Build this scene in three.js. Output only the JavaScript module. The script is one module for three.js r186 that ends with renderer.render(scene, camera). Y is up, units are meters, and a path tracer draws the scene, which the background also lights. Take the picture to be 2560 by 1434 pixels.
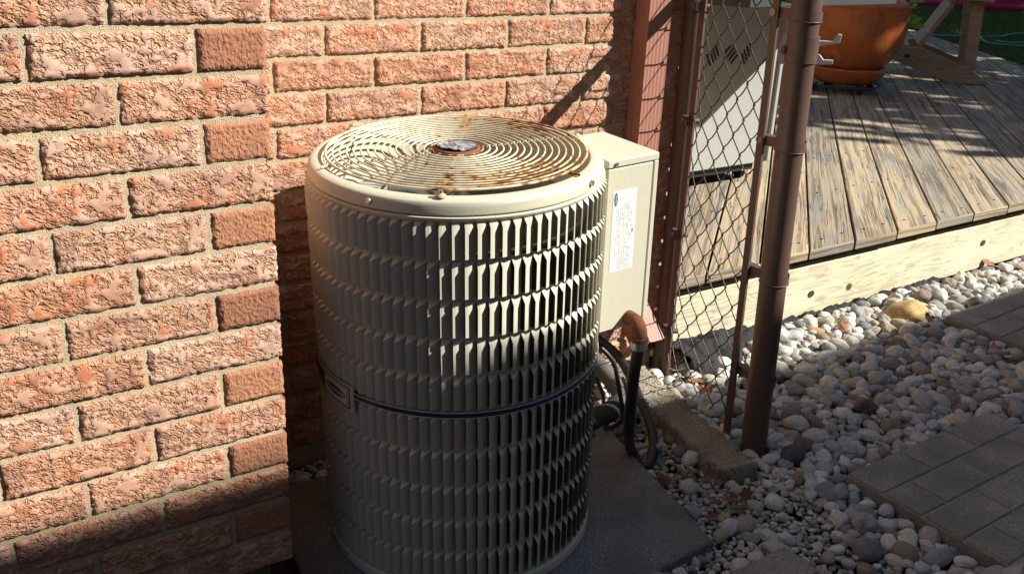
import * as THREE from 'three';
import { RoundedBoxGeometry } from 'three/addons/geometries/RoundedBoxGeometry.js';
import { mergeGeometries } from 'three/addons/utils/BufferGeometryUtils.js';

// ---------------------------------------------------------------- camera, sky, sun, exposure
const scene = new THREE.Scene();
const camera = new THREE.PerspectiveCamera(33.553, 2560 / 1434, 0.05, 400);
camera.position.set(-0.5023, 1.246, 1.4206);
camera.rotation.set(-0.37531, -0.59827, 0.04283, 'YXZ');
camera.updateMatrixWorld(true);

const SUN = new THREE.Vector3(1.25, 1.21, 1).normalize();
const renderer = new THREE.WebGLRenderer();
renderer.toneMapping = THREE.LinearToneMapping;
renderer.toneMappingExposure = 1.92;
const SKY = 0.62;
renderer.shadowMap.enabled = true;

// clear, slightly hazy sky: pale near the horizon, a broad glow round the sun
{
  const W = 256, H = 128, d = new Float32Array(W * H * 4), v = new THREE.Vector3();
  for (let j = 0; j < H; j++) for (let i = 0; i < W; i++) {
    const el = ((j + 0.5) / H - 0.5) * Math.PI, az = ((i + 0.5) / W - 0.5) * Math.PI * 2;
    v.set(Math.cos(el) * Math.cos(az), Math.sin(el), Math.cos(el) * Math.sin(az));
    const t = Math.pow(Math.max(0, v.y), 0.55), c = Math.max(0, v.dot(SUN)), g = 0.10 * Math.pow(c, 6) + 0.35 * Math.pow(c, 60), k = (j * W + i) * 4;
    d[k] = SKY * (0.25 + (0.085 - 0.25) * t + g); d[k + 1] = SKY * (0.285 + (0.15 - 0.285) * t + g * 0.95); d[k + 2] = SKY * (0.335 + (0.27 - 0.335) * t + g * 0.85); d[k + 3] = 1;
  }
  const tex = new THREE.DataTexture(d, W, H, THREE.RGBAFormat, THREE.FloatType);
  tex.mapping = THREE.EquirectangularReflectionMapping; tex.magFilter = THREE.LinearFilter; tex.wrapS = THREE.RepeatWrapping; tex.needsUpdate = true;
  scene.background = tex; scene.environment = tex;
}

const sun = new THREE.DirectionalLight(new THREE.Color(1.0, 0.95, 0.84), 5);
sun.position.copy(SUN).multiplyScalar(40);
sun.castShadow = true;
sun.shadow.mapSize.set(4096, 4096);
Object.assign(sun.shadow.camera, { left: -12, right: 12, top: 12, bottom: -12, near: 1, far: 90 });
sun.name = 'sun';
scene.add(sun);

// ---------------------------------------------------------------- helpers
let seedState = 12345;
const rnd = () => { seedState = (seedState * 1664525 + 1013904223) >>> 0; return seedState / 4294967296; };
const seed = (n) => { seedState = (n * 2654435761 + 1013904223) >>> 0; rnd(); rnd(); };
const rr = (a, b) => a + (b - a) * rnd();
const clamp = (x, a = 0, b = 1) => Math.min(b, Math.max(a, x));
const sstep = (a, b, x) => { const t = clamp((x - a) / (b - a)); return t * t * (3 - 2 * t); };
const lerp = (a, b, t) => a + (b - a) * t;
const V = (x, y, z) => new THREE.Vector3(x, y, z);

const perm = new Uint8Array(512);
{ seed(7); const p = [...Array(256).keys()]; for (let i = 255; i > 0; i--) { const j = Math.floor(rnd() * (i + 1)); [p[i], p[j]] = [p[j], p[i]]; } for (let i = 0; i < 512; i++) perm[i] = p[i & 255]; }
const GX = [], GY = []; for (let i = 0; i < 256; i++) { GX.push(Math.cos(i * 0.7853 * 3.1)); GY.push(Math.sin(i * 0.7853 * 3.1)); }
const fade = (t) => t * t * t * (t * (t * 6 - 15) + 10);
// gradient noise that repeats every px, py cells
function pn(x, y, px = 256, py = 256) {
  let xi = Math.floor(x), yi = Math.floor(y);
  const fx = x - xi, fy = y - yi;
  xi = ((xi % px) + px) % px; yi = ((yi % py) + py) % py;
  const x1 = (xi + 1) % px, y1 = (yi + 1) % py;
  const a = perm[perm[xi & 255] + (yi & 255)], b = perm[perm[x1 & 255] + (yi & 255)], c = perm[perm[xi & 255] + (y1 & 255)], d = perm[perm[x1 & 255] + (y1 & 255)];
  const u = fade(fx), v = fade(fy);
  const n0 = GX[a] * fx + GY[a] * fy, n1 = GX[b] * (fx - 1) + GY[b] * fy, n2 = GX[c] * fx + GY[c] * (fy - 1), n3 = GX[d] * (fx - 1) + GY[d] * (fy - 1);
  return (n0 + u * (n1 - n0) + v * (n2 - n0 + u * (n0 - n1 - n2 + n3))) * 1.5;
}
function fbm(x, y, px, py, oct) { let s = 0, a = 1, n = 0; for (let i = 0; i < oct; i++) { s += a * pn(x + i * 17.3 * 0, y, px, py); n += a; a *= 0.5; x *= 2; y *= 2; px *= 2; py *= 2; } return s / n; }
function n3(x, y, z) { return (pn(x + z * 0.71, y + 11.3) + pn(y - z * 0.53 + 31.7, z + x * 0.37) + pn(z + 57.1, x * 0.81 + y * 0.29)) / 2; }

const lin2s = (c) => (c <= 0.0031308 ? 12.92 * c : 1.055 * Math.pow(c, 1 / 2.4) - 0.055);
// makes a colour texture (linear colours in, sRGB bytes out) and a height texture from one function
function makeMaps(W, H, fn, rep) {
  const col = new Uint8Array(W * H * 4), hgt = new Uint8Array(W * H * 4), field = new Float32Array(W * H);
  for (let j = 0; j < H; j++) for (let i = 0; i < W; i++) {
    const k = j * W + i, o = fn(i / W, j / H);
    col[k * 4] = 255 * lin2s(clamp(o[0])); col[k * 4 + 1] = 255 * lin2s(clamp(o[1])); col[k * 4 + 2] = 255 * lin2s(clamp(o[2])); col[k * 4 + 3] = 255;
    field[k] = o[3]; const h = 255 * clamp(o[3]); hgt[k * 4] = hgt[k * 4 + 1] = hgt[k * 4 + 2] = h; hgt[k * 4 + 3] = 255;
  }
  const tex = (d, srgb) => { const t = new THREE.DataTexture(d, W, H, THREE.RGBAFormat); t.wrapS = t.wrapT = THREE.RepeatWrapping; t.magFilter = THREE.LinearFilter; t.minFilter = THREE.LinearMipmapLinearFilter; t.generateMipmaps = true; if (srgb) t.colorSpace = THREE.SRGBColorSpace; t.repeat.set(rep[0], rep[1]); t.needsUpdate = true; return t; };
  return { map: tex(col, true), bump: tex(hgt, false), field, W, H, rep };
}
function sampleField(m, u, v) { // u, v in metres
  let x = u * m.rep[0] * m.W, y = v * m.rep[1] * m.H;
  x = ((x % m.W) + m.W) % m.W; y = ((y % m.H) + m.H) % m.H;
  const i = Math.floor(x), j = Math.floor(y), fx = x - i, fy = y - j, i1 = (i + 1) % m.W, j1 = (j + 1) % m.H, f = m.field;
  return lerp(lerp(f[j * m.W + i], f[j * m.W + i1], fx), lerp(f[j1 * m.W + i], f[j1 * m.W + i1], fx), fy);
}
const std = (o) => new THREE.MeshStandardMaterial(o);
const rgb = (r, g, b) => new THREE.Color().setRGB(r, g, b);
const taken = {};
function numbered(name) { const n = taken[name] ?? 0; taken[name] = n + 1; return n ? `${name}_${String(n).padStart(3, '0')}` : name; }
function shadow(o) { o.castShadow = o.receiveShadow = true; return o; }
function part(name, geo, mat, parent, pos) { const m = shadow(new THREE.Mesh(geo, mat)); m.name = name; if (pos) m.position.set(...pos); parent.add(m); return m; }
function thing(name, label, category, pos = [0, 0, 0], group) { const g = new THREE.Group(); g.name = numbered(name); g.position.set(...pos); g.userData = { label, category }; if (group) g.userData.group = group; scene.add(g); return g; }
function single(name, label, category, geo, mat, group) { const m = shadow(new THREE.Mesh(geo, mat)); m.name = numbered(name); m.userData = { label, category }; if (group) m.userData.group = group; scene.add(m); return m; }
function structure(name, geo, mat) { const m = shadow(new THREE.Mesh(geo, mat)); m.name = name; m.userData = { kind: 'structure' }; scene.add(m); return m; }
const box = (x0, x1, y0, y1, z0, z1) => { const g = new THREE.BoxGeometry(x1 - x0, y1 - y0, z1 - z0); g.translate((x0 + x1) / 2, (y0 + y1) / 2, (z0 + z1) / 2); return g; };
const rbox = (x0, x1, y0, y1, z0, z1, r = 0.003, s = 2) => { const g = new RoundedBoxGeometry(x1 - x0, y1 - y0, z1 - z0, s, r); g.translate((x0 + x1) / 2, (y0 + y1) / 2, (z0 + z1) / 2); return g; };
const tube = (pts, r, seg = 40, rad = 8, closed = false) => new THREE.TubeGeometry(new THREE.CatmullRomCurve3(pts.map((p) => (p.isVector3 ? p : V(...p))), closed, 'centripetal'), seg, r, rad, closed);
function rod(a, b, r, rad = 16, r2 = r) { const A = V(...a), B = V(...b), g = new THREE.CylinderGeometry(r2, r, A.distanceTo(B), rad); g.applyQuaternion(new THREE.Quaternion().setFromUnitVectors(V(0, 1, 0), B.clone().sub(A).normalize())); g.translate(...A.clone().add(B).multiplyScalar(0.5).toArray()); return g; }
const flatMerge = (list) => mergeGeometries(list.map((g) => { const h = g.index ? g.toNonIndexed() : g; for (const k of Object.keys(h.attributes)) if (!['position', 'normal', 'uv'].includes(k)) h.deleteAttribute(k); return h; }));
// uv = metres, taken from the direction each face points in
function metricUV(g, ou = 0, ov = 0) {
  const h = g.index ? g.toNonIndexed() : g, p = h.attributes.position, uv = new Float32Array(p.count * 2), a = V(), b = V(), c = V();
  for (let i = 0; i < p.count; i += 3) {
    a.fromBufferAttribute(p, i); b.fromBufferAttribute(p, i + 1); c.fromBufferAttribute(p, i + 2);
    const n = b.clone().sub(a).cross(c.clone().sub(a)), x = Math.abs(n.x), y = Math.abs(n.y), z = Math.abs(n.z);
    [a, b, c].forEach((q, k) => { const [u, v] = y >= x && y >= z ? [q.x, q.z] : x >= z ? [q.z, q.y] : [q.x, q.y]; uv[(i + k) * 2] = u + ou; uv[(i + k) * 2 + 1] = v + ov; });
  }
  h.setAttribute('uv', new THREE.BufferAttribute(uv, 2));
  return h;
}
// a pixel of the 2560 x 1434 photograph -> point on the plane through o with normal n
const F = 2378.35, camP = camera.position.clone(), camQ = camera.quaternion.clone();
function rayDir(u, v) { return V((u - 1280) / F, (717 - v) / F, -1).applyQuaternion(camQ); }
function onPlane(u, v, o, n) { const d = rayDir(u, v), t = o.clone().sub(camP).dot(n) / d.dot(n); return camP.clone().addScaledVector(d, t); }
const onY = (u, v, y) => onPlane(u, v, V(0, y, 0), V(0, 1, 0));
const onZ = (u, v, z) => onPlane(u, v, V(0, 0, z), V(0, 0, 1));
function toPixel(p) { const q = p.clone().sub(camP).applyQuaternion(camQ.clone().invert()); return q.z > -0.05 ? null : [1280 + F * q.x / -q.z, 717 - F * q.y / -q.z, -q.z]; }

// ---------------------------------------------------------------- surface maps
// clay brick with a torn, rock-like face: smooth skin left in islands, crumbled body between them. 1 m x 0.5 m
const brickMaps = makeMaps(2048, 1024, (u, v) => {
  const X = u, Y = v;
  const wx = pn(X * 180, Y * 90, 180, 90) * 0.0022, wy = pn(X * 180 + 40, Y * 90 + 9, 180, 90) * 0.0022;
  const x = X + wx, y = Y + wy * 2;
  const isl = fbm(x * 34, y * 24, 34, 24, 3) * 0.8 + 0.30 * pn(x * 130, y * 65, 130, 65) + 0.20 * pn(x * 300, y * 150, 300, 150);
  const skin = sstep(0.045, 0.075, isl);
  let rough = 0, a = 1, n = 0;
  for (let k = 0; k < 4; k++) { const s = 84 << k; rough += a * (1 - Math.abs(pn((x + y * 0.5) * s, y * s * 0.6, s, Math.round(s * 0.6)))); n += a; a *= 0.7; }
  rough = Math.pow(rough / n, 2.6);
  const tear = 1 - sstep(0.0, 0.07, Math.abs(pn((x + y * 0.5) * 46, y * 30, 46, 30)));   // deep cracks between the lumps
  const grain = pn(X * 800, Y * 400, 800, 400) * 0.5 + 0.5;
  const h = lerp(0.14 + 0.74 * rough - 0.30 * tear + 0.08 * grain, 0.80 + 0.05 * pn(X * 60, Y * 30, 60, 30) + 0.05 * grain, skin);
  const t1 = fbm(X * 9, Y * 7, 9, 7, 3), t2 = fbm(X * 17 + 3, Y * 11 + 5, 17, 11, 2);
  let c = [0.50, 0.285, 0.185];
  const mixc = (d, k) => { c = c.map((q, i) => lerp(q, d[i], k)); };
  mixc([0.57, 0.37, 0.285], skin * 0.8);                                  // pale pink skin
  mixc([0.46, 0.17, 0.085], sstep(0.13, 0.30, t2) * (0.22 + 0.6 * skin)); // burnt orange flashes
  mixc([0.33, 0.185, 0.14], sstep(0.05, 0.35, -t1) * 0.55);               // brown-mauve
  const g = 0.80 + 0.40 * grain;
  return [c[0] * g, c[1] * g, c[2] * g, h];
}, [1, 2]);
const endMaps = makeMaps(512, 512, (u, v) => { // sawn brick end, 0.25 m
  const a = fbm(u * 52, v * 40, 52, 40, 3), b = 1 - Math.abs(pn(u * 42, v * 24, 42, 24)), g = pn(u * 180, v * 180, 180, 180) * 0.5 + 0.5, t = fbm(u * 5, v * 5, 5, 5, 3);
  const d = sstep(0.15, 0.5, a), k = 0.8 + 0.4 * g;
  return [lerp(0.33, 0.27, d) * k + 0.05 * t, lerp(0.15, 0.125, d) * k + 0.02 * t, lerp(0.088, 0.085, d) * k, clamp(0.45 + 0.5 * a + 0.25 * Math.pow(b, 4) + 0.12 * g)];
}, [4, 4]);
const mortarMaps = makeMaps(512, 512, (u, v) => { // sandy mortar, 0.25 m
  const g = pn(u * 150, v * 150, 150, 150), f = fbm(u * 30, v * 30, 30, 30, 3), t = fbm(u * 4, v * 4, 4, 4, 3), sp = pn(u * 220 + 5, v * 220, 220, 220) > 0.45 ? 0.55 : 1;
  const k = (1 + 0.18 * g + 0.2 * t) * sp;
  return [0.47 * k, 0.39 * k, 0.27 * k, clamp(0.5 + 0.3 * f + 0.3 * g)];
}, [4, 4]);
const concreteMaps = makeMaps(1024, 1024, (u, v) => { // weathered concrete, 0.8 m
  const g = pn(u * 256, v * 256, 256, 256), f = fbm(u * 60, v * 60, 60, 60, 3), t = fbm(u * 5, v * 5, 5, 5, 4), st = fbm(u * 150 + 2, v * 150, 150, 150, 2);
  const pale = sstep(0.36, 0.55, st + 0.35 * t), pit = sstep(0.38, 0.5, -st);
  let k = 0.17 * (1 + 0.22 * g + 0.5 * t) ; k = lerp(k, 0.42, pale * 0.75); k = lerp(k, 0.06, pit * 0.6);
  return [k * 1.03, k * 0.99, k * 0.92, clamp(0.55 + 0.35 * f + 0.2 * g - 0.35 * pit)];
}, [1.25, 1.25]);
// old deck timber: grain along u; 2 m x 1 m
const woodMaps = makeMaps(2048, 1024, (u, v) => {
  const X = u, Y = v;
  const warp = 0.010 * pn(X * 3, Y * 7, 3, 7) + 0.0035 * pn(X * 9, Y * 14, 9, 14);
  const yy = Y + warp;
  const ring = pn(X * 2, yy * 84, 2, 84) * 0.75 + pn(X * 4, yy * 210, 4, 210) * 0.6 + pn(X * 16, yy * 500, 16, 500) * 0.35;
  const silver = fbm(X * 6, Y * 14, 6, 14, 4), stain = fbm(X * 4 + 4, Y * 12 + 2, 4, 12, 5) + 0.25 * ring;
  const lane = (Y + 0.004 * pn(X * 5, Y * 9, 5, 9) + 0.0012 * pn(X * 40, Y * 30, 40, 30)) * 13, li = ((Math.floor(lane) % 13) + 13) % 13, ld = Math.abs(lane - Math.floor(lane) - 0.3 - 0.4 * perm[li + 40] / 255);
  const crackM = sstep(0.0, 0.16, pn(X * 5 + li * 3, li * 7.7, 5, 256));
  const crack = (1 - sstep(0.006, 0.022, ld + 0.012 * (1 - crackM))) * crackM;
  const fine = Math.abs(pn(X * 4, yy * 120 + 9, 4, 120)), fineCrack = (1 - sstep(0.03, 0.10, fine)) * sstep(-0.12, 0.2, pn(X * 5, Y * 26, 5, 26));
  let c = [0.42, 0.345, 0.24];
  const mixc = (d, k) => { c = c.map((q, i) => lerp(q, d[i], k)); };
  mixc([0.20, 0.15, 0.10], sstep(-0.1, 0.36, ring) * 0.92);
  mixc([0.30, 0.285, 0.255], sstep(-0.05, 0.32, silver) * 0.7);
  mixc([0.13, 0.11, 0.09], sstep(-0.02, 0.5, stain) * 0.8);
  mixc([0.03, 0.025, 0.02], Math.max(crack, fineCrack * 0.7));
  const h = 0.62 + 0.22 * ring - 0.55 * crack - 0.3 * fineCrack;
  return [c[0], c[1], c[2], clamp(h)];
}, [0.5, 1]);
// younger pale pine: 2 m x 0.5 m
const pineMaps = makeMaps(1024, 512, (u, v) => {
  const knots = [[0.14, 0.55], [0.62, 0.3], [0.87, 0.7]];
  let warp = 0.05 * pn(u * 4, v * 4, 4, 4), kn = 0;
  for (const [a, b] of knots) { let dx = u - a; dx -= Math.round(dx); let dy = v - b; dy -= Math.round(dy); const d = Math.hypot(dx * 2 / 0.02, dy * 0.5 / 0.016); kn = Math.max(kn, 1 - sstep(0.6, 1.05, d)); warp += 0.05 * Math.exp(-d * d * 0.18) * Math.sign(dy); }
  const ring = pn(u * 2, (v + warp) * 40, 2, 40), fine = pn(u * 12, (v + warp) * 160, 12, 160), st = fbm(u * 24, v * 40, 24, 40, 3), t = fbm(u * 5, v * 3, 5, 3, 3);
  const streak = sstep(0.15, 0.5, pn(u * 14, (v + warp) * 90 + 7, 14, 90) + 0.5 * t), speck = Math.max(sstep(0.16, 0.45, st + 0.35 * t), 0.7 * streak);
  let c = [0.66, 0.59, 0.43].map((q, i) => q * (1 + 0.10 * ring + 0.08 * fine) * (i === 2 ? 1 - 0.1 * t : 1));
  c = c.map((q, i) => lerp(q, [0.36, 0.33, 0.25][i], speck * 0.75)).map((q, i) => lerp(q, [0.09, 0.05, 0.025][i], kn));
  return [...c, clamp(0.5 + 0.2 * ring + 0.15 * fine - 0.25 * speck)];
}, [0.5, 2]);
const stoneMaps = makeMaps(512, 512, (u, v) => { // pebble skin
  const f = fbm(u * 8, v * 8, 8, 8, 4), g = pn(u * 70, v * 70, 70, 70), vein = 1 - sstep(0.0, 0.05, Math.abs(pn(u * 5 + 2, v * 7, 5, 7)));
  const pit = sstep(0.3, 0.5, pn(u * 40, v * 40, 40, 40)), k = 0.86 + 0.35 * f + 0.12 * g + 0.12 * vein - 0.2 * pit;
  return [k * 0.95, k * 0.95, k * 0.94, clamp(0.5 + 0.4 * f + 0.15 * g - 0.3 * pit)];
}, [1, 1]);
const clayMaps = makeMaps(512, 512, (u, v) => { // glazed terracotta
  const t = fbm(u * 6, v * 4, 6, 4, 4), b = sstep(-0.35, 0.75, fbm(u * 16, v * 12, 16, 12, 4) + t), g = pn(u * 120, v * 120, 120, 120);
  return [lerp(0.52, 0.26, b) * (1 + 0.12 * g), lerp(0.14, 0.10, b) * (1 + 0.12 * g), lerp(0.035, 0.045, b), clamp(0.5 + 0.3 * t + 0.1 * g)];
}, [1, 1]);
const paintMaps = makeMaps(512, 512, (u, v) => { // sun-chalked enamel with fine dirt specks
  const t = fbm(u * 6, v * 6, 6, 6, 4), g = pn(u * 160, v * 160, 160, 160), sp = sstep(0.40, 0.55, fbm(u * 60 + 3, v * 60, 60, 60, 2));
  const k = (1 + 0.07 * t + 0.03 * g) * (1 - 0.28 * sp);
  return [0.98 * k, 0.98 * k, 0.98 * k, clamp(0.5 + 0.3 * t + 0.12 * g)];
}, [2.5, 2.5]);

// ---------------------------------------------------------------- materials
const M = {
  brick: [[1, 1, 1], [1.06, 0.98, 0.95], [0.93, 0.88, 0.86], [1.03, 1.05, 1.08], [0.96, 0.85, 0.78]].map((c) => std({ map: brickMaps.map, bumpMap: brickMaps.bump, bumpScale: 0.0054, color: rgb(...c), roughness: 0.95 })),
  brickEnd: [[1.05, 1, 1], [0.88, 0.85, 0.85], [1.2, 1.2, 1.15]].map((c) => std({ map: endMaps.map, bumpMap: endMaps.bump, bumpScale: 0.0022, color: rgb(...c), roughness: 0.95 })),
  mortar: std({ map: mortarMaps.map, bumpMap: mortarMaps.bump, bumpScale: 0.0016, roughness: 1 }),
  concrete: std({ map: concreteMaps.map, bumpMap: concreteMaps.bump, bumpScale: 0.005, roughness: 0.95 }),
  slab: std({ map: concreteMaps.map, bumpMap: concreteMaps.bump, bumpScale: 0.004, color: rgb(1.25, 1.22, 1.18), roughness: 0.95 }),
  kerb: std({ map: concreteMaps.map, bumpMap: concreteMaps.bump, bumpScale: 0.006, color: rgb(1.35, 1.22, 1.0), roughness: 0.95 }),
  board: [[1.0, 0.97, 0.91], [0.86, 0.85, 0.84], [1.08, 1.02, 0.92], [0.76, 0.76, 0.78]].map((c) => std({ map: woodMaps.map, bumpMap: woodMaps.bump, bumpScale: 0.0028, color: rgb(...c), roughness: 0.88 })),
  pine: std({ map: pineMaps.map, bumpMap: pineMaps.bump, bumpScale: 0.001, roughness: 0.8 }),
  joist: std({ color: rgb(0.12, 0.09, 0.06), roughness: 0.95 }),
  cream: std({ map: paintMaps.map, color: rgb(0.57, 0.55, 0.44), roughness: 0.48 }),
  creamBump: std({ map: paintMaps.map, bumpMap: paintMaps.bump, bumpScale: 0.0006, color: rgb(0.57, 0.55, 0.44), roughness: 0.42 }),
  louver: std({ color: rgb(0.52, 0.50, 0.41), roughness: 0.5, side: THREE.DoubleSide }),
  coil: std({ map: paintMaps.map, color: rgb(0.26, 0.255, 0.24), roughness: 0.7, side: THREE.DoubleSide }),
  seam: std({ color: rgb(0.03, 0.028, 0.025), roughness: 0.8 }),
  steel: std({ color: rgb(0.55, 0.54, 0.5), metalness: 0.9, roughness: 0.35 }),
  wire: std({ vertexColors: true, roughness: 0.6 }),
  blue: std({ color: rgb(0.012, 0.035, 0.07), roughness: 0.4 }),
  trim: std({ color: rgb(0.45, 0.45, 0.42), roughness: 0.4 }),
  brown: std({ map: paintMaps.map, color: rgb(0.105, 0.062, 0.05), roughness: 0.42 }),
  brownWire: std({ color: rgb(0.045, 0.032, 0.026), roughness: 0.42 }),
  bolt: std({ color: rgb(0.25, 0.235, 0.22), metalness: 0.7, roughness: 0.45 }),
  spout: std({ map: paintMaps.map, color: rgb(0.36, 0.165, 0.125), roughness: 0.5 }),
  rubber: std({ color: rgb(0.016, 0.016, 0.018), roughness: 0.5 }),
  foam: std({ map: paintMaps.map, bumpMap: paintMaps.bump, bumpScale: 0.004, color: rgb(0.03, 0.03, 0.032), roughness: 0.85 }),
  fabric: std({ map: stoneMaps.map, bumpMap: stoneMaps.bump, bumpScale: 0.004, color: rgb(0.017, 0.017, 0.018), roughness: 0.9 }),
  greyPaint: std({ map: paintMaps.map, color: rgb(0.40, 0.41, 0.40), roughness: 0.45 }),
  darkPaint: std({ map: paintMaps.map, color: rgb(0.045, 0.05, 0.053), roughness: 0.6 }),
  black: std({ color: rgb(0.01, 0.01, 0.01), roughness: 0.6 }),
  clay: std({ map: clayMaps.map, bumpMap: clayMaps.bump, bumpScale: 0.001, roughness: 0.24 }),
  chair: std({ map: pineMaps.map, bumpMap: pineMaps.bump, bumpScale: 0.0008, color: rgb(0.56, 0.45, 0.39), roughness: 0.62 }),
  leafGreen: std({ color: rgb(0.12, 0.25, 0.03), roughness: 0.6, side: THREE.DoubleSide }),
  soil: std({ map: mortarMaps.map, bumpMap: mortarMaps.bump, bumpScale: 0.006, color: rgb(0.16, 0.13, 0.11), roughness: 1 }),
  dryLeaf: [[0.25, 0.115, 0.055], [0.12, 0.065, 0.04], [0.30, 0.18, 0.10]].map((c) => std({ color: rgb(...c), roughness: 0.9, side: THREE.DoubleSide })),
};

// ---------------------------------------------------------------- ground and lawn
{
  const g = new THREE.PlaneGeometry(160, 160); g.rotateX(-Math.PI / 2); g.translate(0, -0.03, 0);
  structure('ground', metricUV(g), M.soil);
  const l = new THREE.PlaneGeometry(60, 60, 60, 60); l.rotateX(-Math.PI / 2);
  l.translate(39, -0.012, -30.6); // starts beyond the house, under the far side of the deck
  const turf = makeMaps(512, 512, (u, v) => { const t = fbm(u * 12, v * 12, 12, 12, 4), s = pn(u * 120, v * 120, 120, 120); return [0.055 + 0.02 * t + 0.012 * s, 0.075 + 0.02 * t + 0.015 * s, 0.022 + 0.008 * t, clamp(0.5 + 0.4 * s)]; }, [0.5, 0.5]);
  structure('lawn', metricUV(l), std({ map: turf.map, bumpMap: turf.bump, bumpScale: 0.02, roughness: 1 }));
  // tufts of blades on the lawn in view
  const blades = [];
  seed(91);
  for (let i = 0; i < 9; i++) { const h = rr(0.035, 0.07), a = rr(0, 6.28), lean = rr(0, 0.04), w = 0.003, x = rr(-0.03, 0.03), z = rr(-0.03, 0.03); const c = Math.cos(a), s = Math.sin(a); blades.push(new THREE.BufferGeometry().setAttribute('position', new THREE.Float32BufferAttribute([x - w * c, 0, z - w * s, x + w * c, 0, z + w * s, x - s * lean, h, z + c * lean], 3))); }
  const tuft = mergeGeometries(blades); tuft.computeVertexNormals();
  const spots = [];
  for (let i = 0; i < 60000; i++) { const x = rr(6.2, 19), z = rr(-12, -1); const p = toPixel(V(x, 0, z)); if (!p || p[0] < 2180 || p[0] > 2700 || p[1] < -40 || p[1] > 260) continue; if (onDeck(x, z)) continue; spots.push([x, z]); }
  const im = new THREE.InstancedMesh(tuft, std({ color: rgb(1, 1, 1), roughness: 0.8, side: THREE.DoubleSide }), spots.length), m4 = new THREE.Matrix4(), q = new THREE.Quaternion();
  spots.forEach(([x, z], i) => { q.setFromAxisAngle(V(0, 1, 0), rr(0, 6.28)); const s = rr(0.7, 1.5); m4.compose(V(x, -0.012, z), q, V(s, s * rr(0.7, 1.1), s)); im.setMatrixAt(i, m4); const t = rnd(); im.setColorAt(i, rgb(lerp(0.05, 0.13, t * t), lerp(0.10, 0.17, t), lerp(0.018, 0.05, t * t))); });
  im.name = 'grass'; im.userData = { kind: 'stuff', label: 'short green lawn grass growing beyond the wooden deck', category: 'grass' }; shadow(im); scene.add(im);
}
function onDeck(x, z) { // deck outline: front edge z = -0.47, side of the house x = 1.33, far edge slanting away
  return x > 1.33 && z < -0.47 && z > -6 && (x - 5.6) * 5.23 + (z + 0.47) * 3.7 < 0;
}

// ---------------------------------------------------------------- brick house
const CH = 0.06924, BH = 0.0591, BL = 0.2154, JL = 0.0096, HD = 0.1001, ZB = -0.45, FACE = 0.0055;
// a brick with a torn front (and back edges hidden in the wall): front at z = 0, centred, going back by d
function brickGeometry(w, h, d, maps, uo, vo, nx, ny, amp, plainSide) {
  const pos = [], uv = [], idx = [], g = new THREE.BufferGeometry();
  const P = (i, j) => {
    const fx = i / nx, fy = j / ny;
    let x = (fx - 0.5) * w, y = (fy - 0.5) * h;
    const e = Math.min(fx * w, (1 - fx) * w, fy * h, (1 - fy) * h);
    const u = x + uo, v = y + vo;
    const round = e < 0.005 ? -0.0032 * Math.pow(1 - e / 0.005, 2) : 0;
    const z = (sampleField(maps, u, v) - 0.6) * amp + round;
    if (i === 0 || i === nx) x += 0.0016 * pn(v * 120, uo * 50 + i);
    if (j === 0 || j === ny) y += 0.0014 * pn(u * 110, vo * 50 + j);
    return [x, y, z, u, v];
  };
  for (let j = 0; j <= ny; j++) for (let i = 0; i <= nx; i++) { const q = P(i, j); pos.push(q[0], q[1], q[2]); uv.push(q[3], q[4]); }
  for (let j = 0; j < ny; j++) for (let i = 0; i < nx; i++) { const a = j * (nx + 1) + i, b = a + 1, c = a + nx + 1, e = c + 1; idx.push(a, b, e, a, e, c); }
  const side = (list, du, dv) => { const s = pos.length / 3; list.forEach(([i, j]) => { const q = P(i, j); pos.push(q[0], q[1], q[2], q[0], q[1], -d); uv.push(q[3], q[4], q[3] + du * d, q[4] + dv * d); }); for (let k = 0; k < list.length - 1; k++) { const a = s + k * 2; idx.push(a, a + 1, a + 2, a + 2, a + 1, a + 3); } };
  const xs = [...Array(nx + 1).keys()], ys = [...Array(ny + 1).keys()];
  side(xs.map((i) => [i, 0]), 0, -1); side([...xs].reverse().map((i) => [i, ny]), 0, 1);
  side(ys.map((j) => [nx, j]), 1, 0); side([...ys].reverse().map((j) => [0, j]), -1, 0);
  g.setAttribute('position', new THREE.Float32BufferAttribute(pos, 3)); g.setAttribute('uv', new THREE.Float32BufferAttribute(uv, 2)); g.setIndex(idx); g.computeVertexNormals();
  return g;
}
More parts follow.
